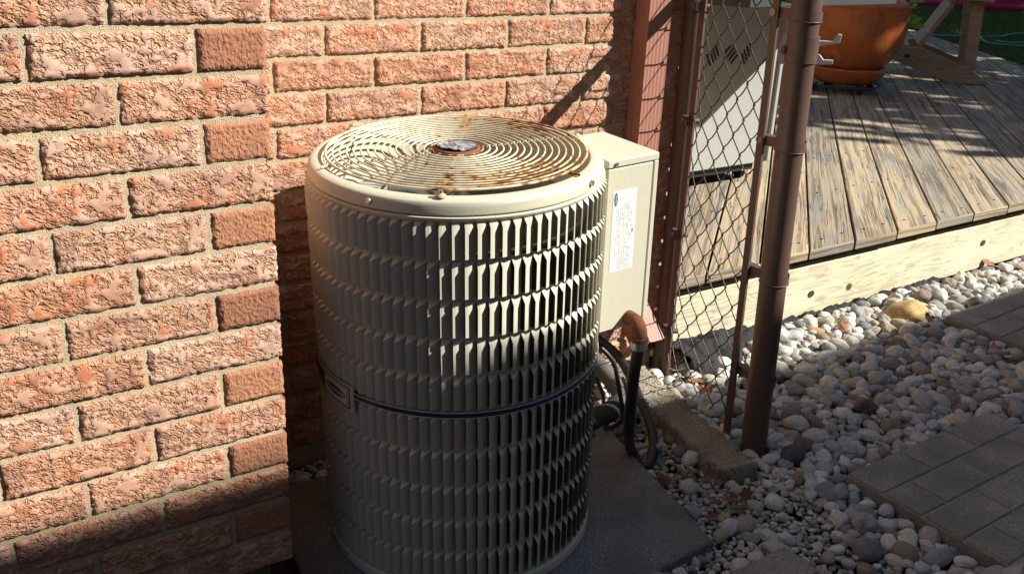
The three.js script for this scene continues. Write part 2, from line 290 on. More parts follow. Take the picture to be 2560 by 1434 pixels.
{
  seed(3);
  const stretchers = [...Array(16)].map(() => brickGeometry(BL, BH, HD, brickMaps, rr(0, 1), rr(0, 0.5), 54, 16, 0.0052));
  const headers = [...Array(6)].map(() => brickGeometry(HD, BH, BL, endMaps, rr(0, 0.25), rr(0, 0.25), 26, 16, 0.0034));
  const halfs = [...Array(4)].map(() => brickGeometry(HD + 0.004, BH, HD, brickMaps, rr(0, 1), rr(0, 0.5), 28, 16, 0.0052));
  const house = thing('brick_house', 'red brick house with a projecting bay and weathered sandy mortar joints', 'house');
  const HIGH = 5.2;
  const yTop = (c) => 1.14 - c * CH;                       // top of a course of the bay
  const yTopB = (r) => 1.14 - 0.0543 - r * CH;             // top of a course of the wall set back
  // mortar beds: joints lie 7 mm behind the brick faces
  const wave = (g, ax) => { const p = g.attributes.position; for (let i = 0; i < p.count; i++) { const a = ax === 'z' ? p.getX(i) : p.getZ(i); const n = 0.0014 * pn(a * 90, p.getY(i) * 90) + 0.001 * pn(a * 230, p.getY(i) * 230); if (ax === 'z') p.setZ(i, p.getZ(i) + n); else p.setX(i, p.getX(i) + n); } g.computeVertexNormals(); return g; };
  const front = new THREE.PlaneGeometry(1.6, 1.55, 170, 165); front.translate(-0.8 - FACE, 0.11 + 0.775, -FACE); wave(front, 'z');
  const uvm = (g, ax) => { const p = g.attributes.position, uv = g.attributes.uv; for (let i = 0; i < p.count; i++) uv.setXY(i, ax === 'x' ? p.getZ(i) : p.getX(i), p.getY(i)); return g; };
  const bay = part('bay_wall', uvm(front, 'z'), M.mortar, house);
  const ret = new THREE.PlaneGeometry(0.46, 1.55, 60, 200); ret.rotateY(Math.PI / 2); ret.translate(-FACE, 0.11 + 0.775, -0.23 - FACE); wave(ret, 'x');
  const bayReturn = part('bay_return_wall', uvm(ret, 'x'), M.mortar, house);
  const back = new THREE.PlaneGeometry(1.32, 1.66, 140, 170); back.translate(0.62, 0.83, ZB - FACE); wave(back, 'z');
  const recess = part('recessed_wall', uvm(back, 'z'), M.mortar, house);
  let last = -1;
  const pick = (list) => { let k; do k = Math.floor(rnd() * list.length); while (k === last && list.length > 1); last = k; return list[k]; };
  const setBrick = (parent, geo, mat, x, y, z, turn = 0, flip = true) => { const m = part('brick', geo, mat, parent, [x, y, z + rr(-0.0012, 0.0012)]); if (flip && rnd() < 0.5) m.rotation.z = Math.PI; if (turn) m.rotation.y = turn; return m; };
  const sm = () => M.brick[Math.floor(rnd() * M.brick.length)];
  // the bay: alternate courses start with a stretcher or a header at the corner
  for (let c = -6; c <= 14; c++) {
    const y = yTop(c) - BH / 2;
    let x;
    if (c % 2 === 0) { setBrick(bay, pick(stretchers), sm(), -BL / 2, y, 0); x = -BL - JL; } else { setBrick(bay, pick(headers), M.brickEnd[Math.floor(rnd() * 3)], -HD / 2, y, 0); x = -HD - JL; }
    for (let k = 0; k < (c < -2 ? 3 : 4); k++) { setBrick(bay, pick(stretchers), sm(), x - BL / 2, y, 0); x -= BL + JL; }
    // return side of the bay
    let z = (c % 2 === 0 ? -HD : -BL) - JL;
    if (c % 2 === 0) { while (z > -0.42) { const L = Math.min(BL, 0.45 + z + 0.03); setBrick(bayReturn, L < 0.15 ? pick(halfs) : pick(stretchers), sm(), 0, y, z - (L < 0.15 ? 0.052 : BL / 2), Math.PI / 2); z -= BL + JL; } }
    else setBrick(bayReturn, pick(stretchers), sm(), 0, y, z - BL / 2, Math.PI / 2);
  }
  // the wall set back
  const X0 = 0.1755, END = 1.288;
  for (let r = -6; r <= 15; r++) {
    const y = yTopB(r) - BH / 2;
    if (y < 0.02) continue;
    let x = X0 + (r % 2 ? 0.1125 : 0) - 0.225;
    for (; x < END - 0.02; x += BL + JL) {
      if (x + BL > END) { if (END - x > 0.06) { const h = setBrick(recess, pick(halfs), sm(), x + (END - x) / 2, y, ZB); h.scale.x = (END - x) / (HD + 0.004); } } else setBrick(recess, pick(stretchers), sm(), x + BL / 2, y, ZB);
    }
  }
  // side of the house towards the garden, courses above and beyond the frame: joined
  const far = [];
  const dull = new THREE.BoxGeometry(BL, BH, 0.05);
  const add = (x, y, z, turn) => { const g = dull.clone(); g.translate(0, 0, -0.025); if (turn) g.rotateY(turn); g.translate(x, y, z); far.push(metricUV(g, rnd(), rnd())); };
  for (let r = -58; r <= 15; r++) { const y = yTopB(r) - BH / 2; if (y < 0.02) continue; for (let k = 0; k < 13; k++) add(END, y, ZB - 0.115 - (r % 2 ? 0.1125 : 0) - k * 0.225, Math.PI / 2); if (r < -6) for (let x = X0 + (r % 2 ? 0.1125 : 0) - 0.225; x < END - BL; x += 0.225) add(x + BL / 2, y, ZB); }
  for (let c = -58; c <= 14; c++) for (let k = 0; k < 8; k++) { const x = -BL / 2 - (c % 2 ? 0.1125 : 0) - k * 0.225; if (c >= -6 && x > -1.0) continue; add(x, yTop(c) - BH / 2, -0.0006); }
  const fm = part('far_bricks', mergeGeometries(far), M.brick[2], house); fm.userData.kind = 'stuff';
  // walls behind: solid body, foundation
  part('wall_core', metricUV(flatMerge([box(-1.9, -0.02, 0.11, HIGH, -3.4, -0.02), box(-0.02, 1.27, 0.0, HIGH, -3.4, ZB - 0.02)])), M.mortar, house);
  part('foundation', metricUV(flatMerge([box(-1.9, -0.035, -0.2, 0.109, -3.4, -0.03), box(-0.034, 1.27, -0.2, 0.0, -3.4, ZB - 0.012)])), M.concrete, house);
}

// ---------------------------------------------------------------- neighbouring house across the side yard: its eave line casts the long shade
{
  const n = thing('neighbour_house', 'neighbouring house across the side yard with a straight eave', 'house', [0, 0, 0]);
  const zE = 3.0, yE = 0.32 + 1.21 * zE;
  part('wall', metricUV(box(-9, 7.7, 0, yE - 0.12, zE + 0.4, zE + 6)), std({ map: paintMaps.map, color: rgb(0.36, 0.36, 0.35), roughness: 0.8 }), n);
  part('roof', metricUV(new THREE.ExtrudeGeometry(new THREE.Shape([[zE, yE], [zE + 3.6, yE + 1.6], [zE + 7, yE], [zE + 7, yE - 0.1], [zE, yE - 0.12]].map((p) => new THREE.Vector2(...p))), { depth: 17.3, bevelEnabled: false }).rotateY(-Math.PI / 2).scale(1, 1, 1).translate(8, 0, 0)), std({ color: rgb(0.08, 0.075, 0.07), roughness: 0.95 }), n);
}

// ---------------------------------------------------------------- condenser pad and air conditioner (both lean a little on the settled ground)
const acBase = V(0.4107, 0.03, -0.0841), acTilt = new THREE.Quaternion().setFromUnitVectors(V(0, 1, 0), V(-0.0474, 0.9985, 0.02755).normalize());
{
  const toLocal = (x, z) => [x - acBase.x, z - acBase.z];
  const s = new THREE.Shape([[0.02, 0.30], [0.80, 0.285], [0.905, -0.29], [0.07, -0.36]].map(([x, z]) => { const [a, b] = toLocal(x, z); return new THREE.Vector2(a, -b); }));
  const g = new THREE.ExtrudeGeometry(s, { depth: 0.07, bevelEnabled: true, bevelSize: 0.008, bevelThickness: 0.008, bevelSegments: 3, steps: 1 }); g.rotateX(-Math.PI / 2); g.translate(0, -0.078, 0);
  const pad = single('concrete_pad', 'dark weathered concrete pad under the round air conditioner', 'pad', metricUV(g), M.concrete);
  pad.position.copy(acBase); pad.quaternion.copy(acTilt);
}
function canvasTexture(w, h, draw) { const c = document.createElement('canvas'); c.width = w; c.height = h; draw(c.getContext('2d'), w, h); const t = new THREE.CanvasTexture(c); t.colorSpace = THREE.SRGBColorSpace; t.magFilter = THREE.LinearFilter; return t; }
function oval(x, cx, cy, rx, ry, back = '#1b3a78') {
  x.save(); x.translate(cx, cy); x.fillStyle = back; x.beginPath(); x.ellipse(0, 0, rx, ry, 0, 0, 7); x.fill(); x.strokeStyle = '#e8ead8'; x.lineWidth = rx * 0.035; x.beginPath(); x.ellipse(0, 0, rx * 0.93, ry * 0.88, 0, 0, 7); x.stroke();
  x.fillStyle = '#eef0e6'; x.font = `italic bold ${ry * 0.95}px serif`; x.textAlign = 'center'; x.textBaseline = 'middle'; x.fillText('Carrier', 0, ry * 0.04); x.restore();
}
{
  const ac = thing('air_conditioner', 'round beige louvered air conditioner unit with a rusty wire fan guard on top', 'air conditioner');
  ac.position.copy(acBase); ac.quaternion.copy(acTilt);
  const R0 = 0.265, N = 84, w = Math.PI * R0 / N;
  const rows = []; // [bottom, top] in the unit's own height
  for (let k = 0; k < 5; k++) rows.push([0.767 - 0.0712 * k - 0.067, 0.767 - 0.0712 * k]);
  for (let k = 0; k < 5; k++) rows.push([0.4035 - 0.0755 * k - 0.0712, 0.4035 - 0.0755 * k]);
  // casing: plain rings between the rows of louvers
  const ring = (r0, y0, r1, y1) => new THREE.CylinderGeometry(r1, r0, y1 - y0, 168, 1, true).translate(0, (y0 + y1) / 2, 0);
  const bands = [];
  for (let k = 0; k < 10; k++) { const lo = k < 9 ? rows[k + 1][1] : 0.026; bands.push(ring(R0, lo, R0, rows[k][0])); }
  bands.push(ring(R0, rows[0][1], R0, 0.776));
  part('casing', flatMerge(bands), M.louver, ac);
  part('base_ring', new THREE.LatheGeometry([[0.255, 0.001], [0.2775, 0.001], [0.279, 0.004], [0.279, 0.021], [0.276, 0.026], [0.262, 0.027]].map((p) => new THREE.Vector2(...p)), 120), M.cream, ac);
  part('coil', new THREE.LatheGeometry([[0.262, 0.022], [0.206, 0.024], [0.206, 0.69], [0.262, 0.702]].map((p) => new THREE.Vector2(...p)), 96), M.coil, ac);
  // thin aluminium fins of the coil, one beside the other all the way round
  { const fins = [], NF = 340; for (let i = 0; i < NF; i++) { const f = new THREE.PlaneGeometry(0.041, 0.655, 1, 1); f.rotateY(Math.PI / 2); f.translate(0, 0.36, 0.2272); f.rotateY(i / NF * Math.PI * 2); fins.push(f); } const cf = part('coil_fins', mergeGeometries(fins), M.coil, ac); cf.userData.kind = 'stuff'; }
  // one louver: attached on its right and at both ends, open on its left
  const louverGeo = (H) => {
    const h = 0.0138, th = 0.0120, y1 = H / 2, y0 = -H / 2, S = 4, pos = [], tri = (...p) => p.forEach((q) => pos.push(...q));
    const pr = (k) => { const t = k / S; return [w - 2 * w * t, h * Math.sin(t * Math.PI / 2) * 0.5 + h * t * 0.5, t]; };
    for (let k = 0; k < S; k++) {
      const [xa, za, ta] = pr(k), [xb, zb, tb] = pr(k + 1);
      const A = [xa, y1 - th * ta, za], B = [xb, y1 - th * tb, zb], Cc = [xa, y0 + th * 0.3 * ta, za], D = [xb, y0 + th * 0.3 * tb, zb];
      tri(A, B, D); tri(A, D, Cc); tri([-w, y1, 0], B, A); tri([-w, y0, 0], Cc, D);
    }
    const f = [-w, h], e = [-w + 0.0012, h - 0.0022];
    tri([f[0], y1 - th, f[1]], [e[0], y1 - th, e[1]], [e[0], y0 + th * 0.3, e[1]]); tri([f[0], y1 - th, f[1]], [e[0], y0 + th * 0.3, e[1]], [f[0], y0 + th * 0.3, f[1]]);
    const g = new THREE.BufferGeometry().setAttribute('position', new THREE.Float32BufferAttribute(pos, 3)); g.setAttribute('uv', new THREE.Float32BufferAttribute(new Float32Array(pos.length / 3 * 2), 2)); g.computeVertexNormals(); return g;
  };
  const gA = louverGeo(0.067), gB = louverGeo(0.0712), rest = [];
  seed(17);
  rows.forEach(([lo, hi], k) => {
    for (let i = 0; i < N; i++) {
      let th = i / N * Math.PI * 2 - Math.PI;
      const facing = Math.cos(th + 0.54);               // towards the place the photograph was taken from
      const g = k < 5 ? gA : gB, jitter = rr(-0.03, 0.03);
      if (facing > Math.cos(Math.PI * 30 / N)) { const m = part('louver', g, M.louver, ac, [R0 * Math.sin(th), (lo + hi) / 2, R0 * Math.cos(th)]); m.rotation.y = th + jitter; } else { const c = g.clone(); c.rotateY(th + jitter); c.translate(R0 * Math.sin(th), (lo + hi) / 2, R0 * Math.cos(th)); rest.push(c); }
    }
  });
  const back = part('louvers_behind', mergeGeometries(rest), M.louver, ac); back.userData.kind = 'stuff';
  // blue band with pale edges, and the maker's badge
  part('band', ring(R0 + 0.0148, 0.4045, R0 + 0.0148, 0.4145), M.blue, ac);
  part('band_trim', flatMerge([new THREE.TorusGeometry(R0 + 0.0148, 0.0009, 6, 160).rotateX(Math.PI / 2).translate(0, 0.4147, 0), new THREE.TorusGeometry(R0 + 0.0148, 0.0009, 6, 160).rotateX(Math.PI / 2).translate(0, 0.4043, 0)]), M.trim, ac);
  const badgeTex = canvasTexture(1024, 256, (x, W, H) => {
    x.fillStyle = '#cfc9b4'; x.fillRect(0, 0, W, H); x.strokeStyle = '#1c3a7c'; x.lineWidth = 14; x.strokeRect(26, 26, W - 52, H - 52); x.fillStyle = '#101216'; x.fillRect(44, 44, W - 350, H - 88);
    x.fillStyle = '#dcd6c4'; x.fillRect(W - 300, 48, 252, H - 96); x.strokeStyle = '#15161c'; x.lineWidth = 4; x.strokeRect(W - 300, 48, 252, H - 96); oval(x, W - 174, H / 2, 112, 52);
    x.fillStyle = '#b9b9b4'; x.font = 'bold 60px sans-serif'; x.textAlign = 'right'; x.textBaseline = 'middle'; x.fillText('High Efficiency', W - 330, H / 2 + 20);
  });
  const t0 = -2.45, t1 = -1.262;
  const badge = part('badge', new THREE.CylinderGeometry(0.2815, 0.2815, 0.056, 48, 1, true, t0, t1 - t0).translate(0, 0.400, 0), M.trim, ac);
  part('badge_print', new THREE.CylinderGeometry(0.2819, 0.2819, 0.054, 48, 1, true, t0 + 0.005, t1 - t0 - 0.022).translate(0, 0.400, 0), std({ map: badgeTex, roughness: 0.35 }), badge);
  // cap
  const capProfile = [[0.238, 0.70], [0.2395, 0.775], [0.2415, 0.794], [0.244, 0.8005], [0.2475, 0.8025], [0.258, 0.802], [0.2655, 0.800], [0.269, 0.7965], [0.2706, 0.791], [0.2716, 0.781], [0.2722, 0.778], [0.2716, 0.7765], [0.266, 0.7765]];
  const cap = part('cap', new THREE.LatheGeometry(capProfile.map((p) => new THREE.Vector2(...p)), 160), M.creamBump, ac);
  part('collar', new THREE.LatheGeometry([[0.267, 0.7745], [0.2735, 0.774], [0.2745, 0.7725], [0.2735, 0.769], [0.2705, 0.7655], [0.268, 0.764]].map((p) => new THREE.Vector2(...p)), 160), M.cream, ac);
  for (const a of [-62, 28, 118, 208]) { const t = a * Math.PI / 180; const sc = part('cap_screw', new THREE.CylinderGeometry(0.0052, 0.0052, 0.005, 6).rotateX(Math.PI / 2), M.steel, cap, [0.2735 * Math.sin(t), 0.789, 0.2735 * Math.cos(t)]); sc.rotation.y = t; }
  // fan guard: rings and spokes of wire, enamel worn off to rust in places
  const guard = new THREE.Group(); guard.name = 'fan_guard'; ac.add(guard);
  const paint = (g) => {
    const p = g.attributes.position, c = new Float32Array(p.count * 3);
    for (let i = 0; i < p.count; i++) {
      const x = p.getX(i), z = p.getZ(i), r = Math.hypot(x, z), th = Math.atan2(x, z) * 180 / Math.PI;
      let bias = -0.36;
      const near = (a, wd) => { let d = Math.abs(((th - a + 540) % 360) - 180); return 1 - sstep(0, wd, d); };
      bias += 0.72 * near(15, 70) * sstep(0.10, 0.2, r) + 0.75 * near(105, 45) * sstep(0.12, 0.235, r) + 0.5 * near(144, 7) * sstep(0.1, 0.16, r) + 0.5 * near(-36, 7) * sstep(0.09, 0.16, r) + 0.22 * near(-75, 30) * sstep(0.2, 0.23, r) + 0.9 * sstep(0.06, 0.045, r);
      const n = pn(x * 55 + 9, z * 55 + 3) * 0.55 + pn(x * 160, z * 160) * 0.5 + pn(r * 60, th * 0.06) * 0.4;
      const stain = sstep(-0.25, 0.35, n + bias + 0.1), rust = sstep(0.22, 0.42, n + bias);
      const a = [0.60, 0.565, 0.44], b = [0.56, 0.33, 0.10], d = pn(x * 300, z * 300) > 0 ? [0.24, 0.075, 0.02] : [0.12, 0.045, 0.02];
      for (let k = 0; k < 3; k++) c[i * 3 + k] = lerp(lerp(a[k], b[k], stain * 0.85), d[k], rust);
    }
    g.setAttribute('color', new THREE.BufferAttribute(c, 3)); return g;
  };
  for (let k = 0; k < 16; k++) { const r = 0.048 + k * 0.0127; part('guard_ring', paint(new THREE.TorusGeometry(r, k === 15 ? 0.0025 : 0.0018, 8, 220).rotateX(Math.PI / 2).translate(0, 0.8095, 0)), M.wire, guard); }
  for (let k = 0; k < 6; k++) {
    const t = (24 + 60 * k) * Math.PI / 180, s = Math.sin(t), c = Math.cos(t), end = 0.258;
    const g = new THREE.TubeGeometry(new THREE.LineCurve3(V(0.04 * s, 0.8058, 0.04 * c), V(end * s, 0.8058, end * c)), 60, 0.0025, 8);
    part('spoke', paint(g), M.wire, guard);
    if (k === 5 || k === 1 || k === 3) { const cl = part('clip', new THREE.LatheGeometry([[0, 0.007], [0.004, 0.0065], [0.005, 0.004], [0.0085, 0.003], [0.009, 0]].map((p) => new THREE.Vector2(...p)), 20), std({ color: rgb(0.5, 0.36, 0.2), roughness: 0.5 }), guard, [0.256 * s, 0.8035, 0.256 * c]); part('clip_bolt', new THREE.CylinderGeometry(0.0042, 0.0042, 0.005, 6).translate(0, 0.0085, 0), M.steel, cl); }
  }
  part('hub', new THREE.LatheGeometry([[0.0, 0.804], [0.040, 0.804], [0.0435, 0.806], [0.0435, 0.812], [0.039, 0.8135], [0.036, 0.810], [0.0, 0.809]].map((p) => new THREE.Vector2(...p)), 40), std({ color: rgb(0.16, 0.07, 0.04), roughness: 0.8 }), guard);
  {
    const g = new THREE.CircleGeometry(0.037, 40, 0, Math.PI * 2); const ringG = new THREE.RingGeometry(0.0, 0.037, 48, 12); ringG.rotateX(-Math.PI / 2);
    const p = ringG.attributes.position, c = new Float32Array(p.count * 3);
    for (let i = 0; i < p.count; i++) { const x = p.getX(i), z = p.getZ(i), r = Math.hypot(x, z); const e = 1 + 0.12 * pn(Math.atan2(z, x) * 3, 5); p.setXYZ(i, x * e, 0.8145 + 0.003 * pn(x * 110, z * 110) + 0.002 * pn(x * 260, z * 260) + (x < -0.012 ? 0.004 * sstep(0.015, 0.037, r) : 0), z * e * 0.92); const b = sstep(0.0, 0.3, pn(x * 60 + 4, z * 60)), d = sstep(0.1, 0.3, pn(x * 150, z * 150 + 7)); c[i * 3] = lerp(lerp(0.5, 0.16, b), 0.2, d * 0.7); c[i * 3 + 1] = lerp(lerp(0.52, 0.30, b), 0.2, d * 0.7); c[i * 3 + 2] = lerp(lerp(0.54, 0.55, b), 0.2, d * 0.7); }
    ringG.setAttribute('color', new THREE.BufferAttribute(c, 3)); ringG.computeVertexNormals(); g.dispose();
    const st = part('sticker', ringG, new THREE.MeshStandardMaterial({ vertexColors: true, roughness: 0.3, metalness: 0.5, side: THREE.DoubleSide }), guard); st.userData.label = 'peeling silver and blue sticker on the hub';
  }
  // fan below the guard
  const fan = new THREE.Group(); fan.name = 'fan'; ac.add(fan);
  const grey = std({ color: rgb(0.10, 0.10, 0.09), roughness: 0.6, side: THREE.DoubleSide });
  part('motor', new THREE.CylinderGeometry(0.062, 0.062, 0.16, 32).translate(0, 0.56, 0), M.black, fan);
  for (let k = 0; k < 4; k++) { const b = new THREE.PlaneGeometry(0.15, 0.16, 10, 8), p = b.attributes.position; for (let i = 0; i < p.count; i++) { const x = p.getX(i), y = p.getY(i), r = 0.125 + x; p.setXYZ(i, r * Math.cos(y / r * 1.0), 0.67 + y * 0.42, r * Math.sin(y / r * 1.0)); } b.rotateY(k * Math.PI / 2 + 0.4); b.computeVertexNormals(); part('fan_blade', b, grey, fan); }
  // control box on the right
  const cb = part('control_box', flatMerge([box(0.27, 0.3955, 0.4062, 0.7705, -0.067, 0.104)]), M.cream, ac);
  part('box_lid', rbox(0.268, 0.3975, 0.7568, 0.7725, -0.068, 0.1135, 0.003), M.cream, cb);
  part('box_edge', rbox(0.3855, 0.3972, 0.4062, 0.7562, 0.1005, 0.1132, 0.0022), M.cream, cb);
  part('cover_panel', rbox(0.2702, 0.3835, 0.4045, 0.7545, 0.1002, 0.1122, 0.002), M.cream, cb);
  const tagTex = canvasTexture(512, 1440, (x, W, H) => {
    x.fillStyle = '#dfe3e2'; x.fillRect(0, 0, W, H); x.save(); x.translate(0, H); x.rotate(-Math.PI / 2); // now x runs up the label, y to the right
    oval(x, H - 150, 62, 120, 42, '#2b3d63'); x.fillStyle = '#3a3f46'; x.strokeStyle = '#5b6066'; x.lineWidth = 2; seed(5);
    for (let k = 0; k < 9; k++) { const yy = 118 + k * 40; x.beginPath(); x.moveTo(20, yy); x.lineTo(H - 20, yy); x.stroke(); }
    for (const xx of [230, 420, 640, 800, 1010, 1180]) { x.beginPath(); x.moveTo(xx, 118 + 40 * 2); x.lineTo(xx, 118 + 40 * 8); x.stroke(); }
    x.font = '24px sans-serif'; x.textBaseline = 'middle';
    for (let k = 0; k < 9; k++) { let xx = 30; while (xx < H - 340) { if (rnd() < 0.3) { xx += 90; continue; } let wd = rr(30, 130); for (let q = 0; q < wd; q += 13) if (rnd() < 0.85) x.fillRect(xx + q, 98 + k * 40 + rr(-1, 1) - 9, 8, rr(9, 17)); xx += wd + 24; } }
    oval(x, 690, 452, 44, 17, '#3a4048'); x.beginPath(); x.arc(770, 452, 17, 0, 7); x.lineWidth = 4; x.stroke(); x.strokeStyle = '#6a6f74'; x.lineWidth = 3; x.strokeRect(10, 10, H - 20, W - 20); x.restore();
  });
  const label = part('rating_label', new THREE.PlaneGeometry(0.061, 0.174), std({ map: tagTex, roughness: 0.4 }), cb, [0.3165, 0.6225, 0.1126]); label.rotation.z = 0.006; label.userData.label = 'white printed rating label';
  part('box_screw', new THREE.CylinderGeometry(0.004, 0.004, 0.004, 6).rotateX(Math.PI / 2), M.steel, cb, [0.288, 0.7647, 0.1145]);
}

// ---------------------------------------------------------------- lines that leave the air conditioner
{
  const c = thing('flexible_conduit', 'thick black flexible conduit looping to the gravel below a rusty elbow', 'conduit');
  const rust = std({ map: clayMaps.map, bumpMap: clayMaps.bump, bumpScale: 0.003, color: rgb(0.30, 0.34, 0.5), roughness: 0.95 });
  const e0 = onZ(1586, 800, 0.06), top = onZ(1586, 845, 0.082);
  part('elbow', tube([V(e0.x, e0.y, 0.028), V(e0.x, e0.y, 0.05), V(e0.x, e0.y - 0.004, 0.07), V(e0.x, e0.y - 0.022, 0.081), V(e0.x, e0.y - 0.034, 0.082)], 0.0155, 24, 16), rust, c);
  part('elbow_rim', new THREE.CylinderGeometry(0.0185, 0.0185, 0.008, 20), rust, c, [e0.x, e0.y - 0.034, 0.082]);
  part('nut', new THREE.CylinderGeometry(0.018, 0.018, 0.016, 8), M.steel, c, [e0.x, e0.y - 0.048, 0.082]);
  const pts = [V(e0.x, e0.y - 0.05, 0.082), onZ(1586, 930, 0.08), onZ(1578, 1000, 0.07), onZ(1573, 1070, 0.05)];
  pts.push(onY(1583, 1135, 0.045), onY(1603, 1166, 0.017), onY(1622, 1160, 0.016), onY(1634, 1118, 0.03), onY(1628, 1062, 0.06), onY(1606, 1012, 0.085), V(1.07, 0.13, -0.36), V(1.05, 0.16, -0.47));
  part('hose', tube(pts, 0.0125, 160, 14), M.rubber, c);
  const p = thing('insulated_pipe', 'fat black foam insulated pipe running from the air conditioner to the brick wall', 'pipe');
  part('foam_sleeve', tube([[0.58, 0.07, -0.135], [0.75, 0.064, -0.175], [0.871, 0.06, -0.203], [0.965, 0.062, -0.226]], 0.027, 60, 18), M.foam, p);
  part('pipe_end', tube([[0.95, 0.062, -0.222], [1.0, 0.07, -0.245], [1.01, 0.09, -0.30], [1.0, 0.13, -0.39], [0.99, 0.16, -0.48]], 0.024, 40, 16), std({ map: stoneMaps.map, color: rgb(0.12, 0.115, 0.11), roughness: 0.8 }), p);
  const l = thing('refrigerant_line', 'thin black line with a fitting at the foot of the air conditioner', 'pipe');
  part('tube', tube([[0.60, 0.05, -0.10], [0.75, 0.045, -0.13], [0.846, 0.038, -0.162], [0.90, 0.034, -0.152], [0.95, 0.034, -0.158], [1.05, 0.04, -0.25], [1.09, 0.08, -0.47]], 0.0075, 60, 10), M.rubber, l);
  part('fitting', rod([0.79, 0.0425, -0.145], [0.855, 0.0375, -0.161], 0.0145, 12), M.foam, l);
  single('power_cable', 'thin black cable hanging from behind the control box', 'cable', tube([onZ(1503, 870, -0.05), onZ(1518, 884, -0.04), onZ(1536, 910, -0.03), onZ(1545, 955, -0.02), onZ(1553, 1000, -0.02), onZ(1558, 1040, -0.03), V(0.9, 0.04, -0.20), V(1.0, 0.05, -0.33), V(1.03, 0.10, -0.47)], 0.0055, 100, 8), M.rubber);
  single('grey_pipe', 'short grey pipe slanting down to the gravel behind the air conditioner', 'pipe', rod(onZ(1484, 893, -0.455).toArray(), onZ(1545, 968, -0.31).toArray(), 0.013, 14), std({ map: stoneMaps.map, color: rgb(0.3, 0.3, 0.31), roughness: 0.5 }));
}

// ---------------------------------------------------------------- downspout on the set-back wall
{
  const d = thing('downspout', 'brown ribbed metal downspout fixed to the brick wall behind the fence', 'downspout');
  const x0 = 1.107, x1 = 1.179, zb = -0.447, zf = -0.396;
  const ribbed = (W, D) => { // ribbed outline in plan
    const s = [], n = 24; for (let i = 0; i <= n; i++) { const t = i / n; s.push([lerp(-W / 2, W / 2, t), D / 2 + 0.0005 * Math.cos(t * Math.PI * 2 * 6)]); }
    for (let i = 0; i <= 16; i++) { const t = i / 16; s.push([W / 2 + 0.0004 * Math.cos(t * Math.PI * 2 * 4), lerp(D / 2, -D / 2, t)]); }
    s.push([-W / 2, -D / 2]);
    for (let i = 1; i < 16; i++) { const t = i / 16; s.push([-W / 2 - 0.0004 * Math.cos(t * Math.PI * 2 * 4), lerp(-D / 2, D / 2, t)]); }
    return s;
  };
  const sweep = (W, D, path) => { // path: [x, y, z, tilt] ; the outline lies across it
    const o = ribbed(W, D), pos = [], idx = [], m = o.length;
    path.forEach(([x, y, z, t]) => o.forEach(([a, b]) => pos.push(x + a, y + b * Math.sin(t), z + b * Math.cos(t))));
    for (let k = 0; k < path.length - 1; k++) for (let i = 0; i < m; i++) { const a = k * m + i, b = k * m + (i + 1) % m, c = a + m, e = b + m; idx.push(a, c, b, b, c, e); }
    const g = new THREE.BufferGeometry(); g.setAttribute('position', new THREE.Float32BufferAttribute(pos, 3)); g.setIndex(idx); const h = g.toNonIndexed(); h.computeVertexNormals(); return metricUV(h);
  };
  const cx = (x0 + x1) / 2, cz = (zb + zf) / 2, mat = M.spout.clone(); mat.side = THREE.DoubleSide;
  part('pipe', sweep(x1 - x0, zf - zb, [[cx, 4.6, cz, 0], [cx, 0.31, cz, 0]]), mat, d);
  part('shoe', sweep(x1 - x0 + 0.004, zf - zb + 0.004, [[cx, 0.33, cz, 0], [cx, 0.275, cz, 0], [cx, 0.25, cz + 0.012, 0.35], [cx, 0.225, cz + 0.035, 0.75], [cx, 0.16, cz + 0.105, 0.85]]), mat, d);
  for (const y of [1.5, 3.0]) part('strap', box(x0 - 0.012, x1 + 0.012, y, y + 0.03, zb + 0.002, zf + 0.003), M.spout, d);
}

